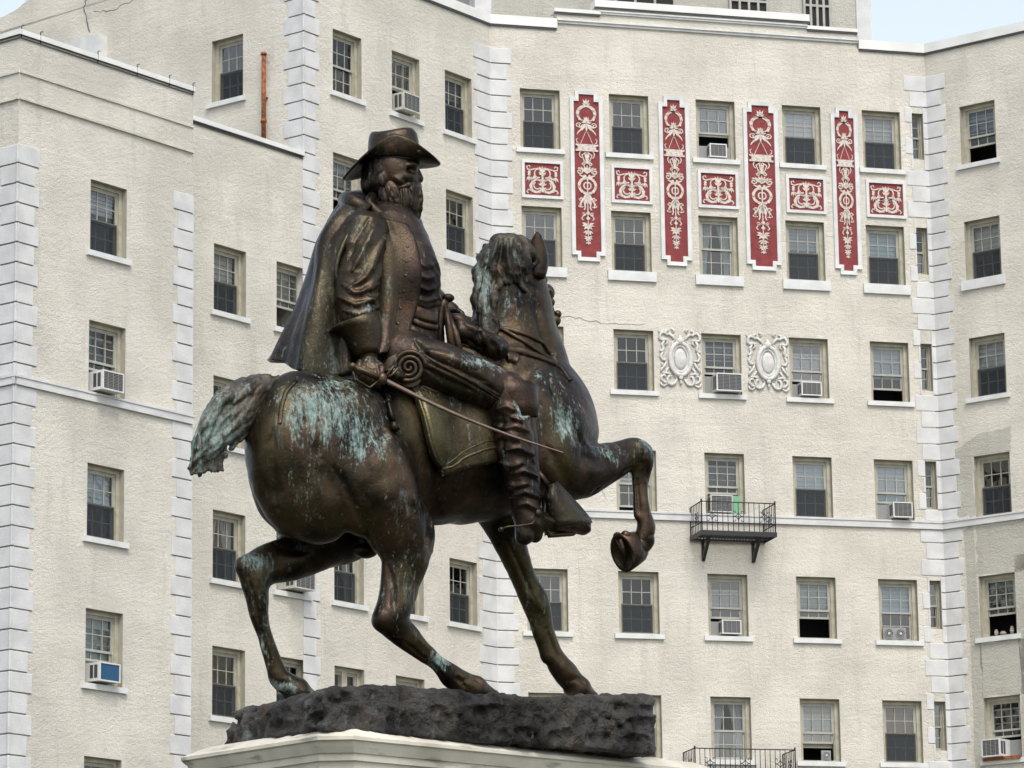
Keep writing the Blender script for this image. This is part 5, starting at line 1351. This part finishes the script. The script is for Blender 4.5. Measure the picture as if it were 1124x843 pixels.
# ------------------------------------------------------------------ rock under the horse
RK=Sculpt(.016,.06)
def rockz(X): return None
zb=pt(365,803,-.60).z
x0=pt(365,803,-.60).x-.05; x1=pt(722,835,-.60).x
hz={k:pt(*v).z for k,v in {'lh':(325,770,.27),'rh':(525,769,-.30),'lf':(640,770,.2)}.items()}
hx_={k:pt(*v).x for k,v in {'lh':(325,770,.27),'rh':(525,769,-.30),'lf':(640,770,.2)}.items()}
print('hooves',hz,hx_,'rock',x0,x1,zb)
def rock():
    nx,ny,nz=96,44,20; xs=np.linspace(x0,x1,nx); ys=np.linspace(-.60,.60,ny); 
    Vs=[];
    h=.0135; lo=np.array([x0-.12,-.78,zb-.1]); hi=np.array([x1+.12,.78,max(hz.values())+.25]); N=np.ceil((hi-lo)/h).astype(int)
    g=np.stack(np.meshgrid(*[lo[d]+h*np.arange(N[d]) for d in range(3)],indexing='ij'),-1)
    X,Y,Z=g[...,0],g[...,1],g[...,2]
    ptsX=np.array([x0,hx_['lh'],hx_['rh'],hx_['lf'],x1]); 
    # ground height follows the hooves
    wts=0; top=0
    for k,yy in (('lh',.27),('rh',-.3),('lf',.2)):
        w_=1/(((X-hx_[k])**2+(Y-yy)**2)+.02); top=top+w_*hz[k]; wts=wts+w_
    top=top/wts
    n1=vnoise(g*2.6+5,41)*.07+np.abs(vnoise(g*np.array([6,6,9.])+2,44))*(-.16)+np.abs(vnoise(g*13+2,45))*(-.08)+vnoise(g*24,43)*.05+vnoise(g*45,46)*.02+.04
    near=np.ones_like(X)
    for k,yy in (('lh',.27),('rh',-.3),('lf',.2)): near=np.minimum(near,np.clip((np.sqrt((X-hx_[k])**2+(Y-yy)**2)-.08)/.2,.15,1))
    endz=np.clip((X-(x0-.02))/.25,0,1)**.5*.12-.12
    dx=np.maximum(x0-X,X-x1); dy=np.abs(Y)-.60; dz=np.maximum(Z-(top+endz),zb-Z-.0)
    q=np.stack([dx,dy,dz],-1)+.04; d=np.linalg.norm(np.maximum(q,0),axis=-1)+np.minimum(q.max(-1),0)-.04
    d=d-n1*np.where(Z>top-.06,near*.55,1.)*.8
    d=np.maximum(d,zb-Z)
    F=d.astype(np.float32); F[0]=F[-1]=1; F[:,0]=F[:,-1]=1; F[:,:,0]=F[:,:,-1]=1
    V,Q=surface_nets(F,lo,h); return finish('rock_base',V,Q,ROCKM,None,0,[(pt(345,772,.2),(.25,.6,.10),.8),(pt(355,795,-.6),(.1,.3,.08),.7),(pt(700,835,-.6),(.3,.3,.05),.5)])
lk('rock_base',rock())
# ------------------------------------------------------------------ pedestal
def limestone():
    m,nt,b,N,L=nodes('limestone'); b.inputs['Roughness'].default_value=.85
    tc=N('ShaderNodeTexCoord'); src=tc.outputs['Object']
    def noise(scale,det=5,st=None):
        v=src
        if st: mp=N('ShaderNodeMapping'); mp.inputs['Scale'].default_value=st; L(src,mp.inputs['Vector']); v=mp.outputs[0]
        n=N('ShaderNodeTexNoise'); n.inputs['Scale'].default_value=scale; n.inputs['Detail'].default_value=det; L(v,n.inputs['Vector']); return n.outputs[0]
    r=N('ShaderNodeValToRGB'); L(noise(2.5,6),r.inputs[0]); e=r.color_ramp.elements; e[0].position=.35; e[0].color=(.42,.395,.325,1); e[1].position=.6; e[1].color=(.58,.55,.46,1)
    r2=N('ShaderNodeValToRGB'); L(noise(5,7,(.5,.5,2.5)),r2.inputs[0]); e=r2.color_ramp.elements; e[0].position=.58; e[0].color=(0,0,0,1); e[1].position=.66; e[1].color=(.8,.8,.8,1)
    x=N('ShaderNodeMix'); x.data_type='RGBA'; L(r2.outputs[0],x.inputs[0]); L(r.outputs[0],x.inputs[6]); x.inputs[7].default_value=(.22,.205,.17,1); L(x.outputs[2],b.inputs['Base Color'])
    bp=N('ShaderNodeBump'); bp.inputs['Strength'].default_value=.3; bp.inputs['Distance'].default_value=.01; L(noise(30),bp.inputs['Height']); L(bp.outputs[0],b.inputs['Normal'])
    return m
LIME=limestone()
TP=R(47)
PX=Vector((math.sin(TP),math.cos(TP),0)); PY=Vector((-math.cos(TP),math.sin(TP),0))
# near rear corner of the cornice lip seen at 368,808; far rear corner at 204,829
zc=(MS@pt(368,803,-.6)).z
cc=CAMP+ray(368,808)*(((MS@pt(365,803,-.62)).y-.05)/ray(368,808).y)
d2=ray(204,829); 
# far corner on the vertical plane through cc along PY
nrm=PX; t_=(cc-CAMP).dot(nrm)/d2.dot(nrm); fc=CAMP+d2*t_
Wp=(fc-cc).dot(PY); Lp=3.7
print('pedestal width',Wp,'z',cc.z,fc.z,'rock z',zc)
Wp+=.19; pc_=cc-(PX+PY)*.08+PX*(Lp/2)+PY*(Wp/2)
PED=bpy.data.objects.new('stone_pedestal',None); COL.objects.link(PED)
PED.matrix_basis=Matrix(((PX.x,PY.x,0,pc_.x),(PX.y,PY.y,0,pc_.y),(0,0,1,0),(0,0,0,1))); tag(PED,'pale limestone pedestal with moulded cornice and clipped corners under the bronze rock','pedestal')
ztop=cc.z
def oct_(hx,hy,c): return [(-hx+c,-hy),(hx-c,-hy),(hx,-hy+c),(hx,hy-c),(hx-c,hy),(-hx+c,hy),(-hx,hy-c),(-hx,-hy+c)]
def stack(name,levels,m=LIME):
    b=MB(); rows=[b._av([(x,y,z) for x,y in oct_(Lp/2-ins,Wp/2-ins,.16)]) for ins,z in levels]
    for j in range(len(rows)-1):
        for i in range(8): b.f.append((rows[j]+(i+1)%8,rows[j]+i,rows[j+1]+i,rows[j+1]+(i+1)%8)); b.m.append(0); b.sm.append(False)
    b.f.append(tuple(rows[0]+i for i in range(8))); b.m.append(0); b.sm.append(False)
    b.f.append(tuple(rows[-1]+i for i in range(7,-1,-1))); b.m.append(0); b.sm.append(False)
    return b.build(name,m,PED)
zz=ztop
stack('cornice',[(.13,zz+.067),(.0,zz+.0),(.0,zz-.022),(.018,zz-.030),(.03,zz-.06),(.05,zz-.098),(.062,zz-.100),(.064,zz-.145),(.082,zz-.150),(.088,zz-.20),(.12,zz-.245),(.16,zz-.26),(.24,zz-.34)])
stack('die',[(.24,zz-.34),(.24,1.15),(.2,1.1),(.14,1.0),(.12,.95),(.12,.62)])
stack('base_step',[(-.15,.62),(-.15,.32),(-.5,.318),(-.5,.0)])
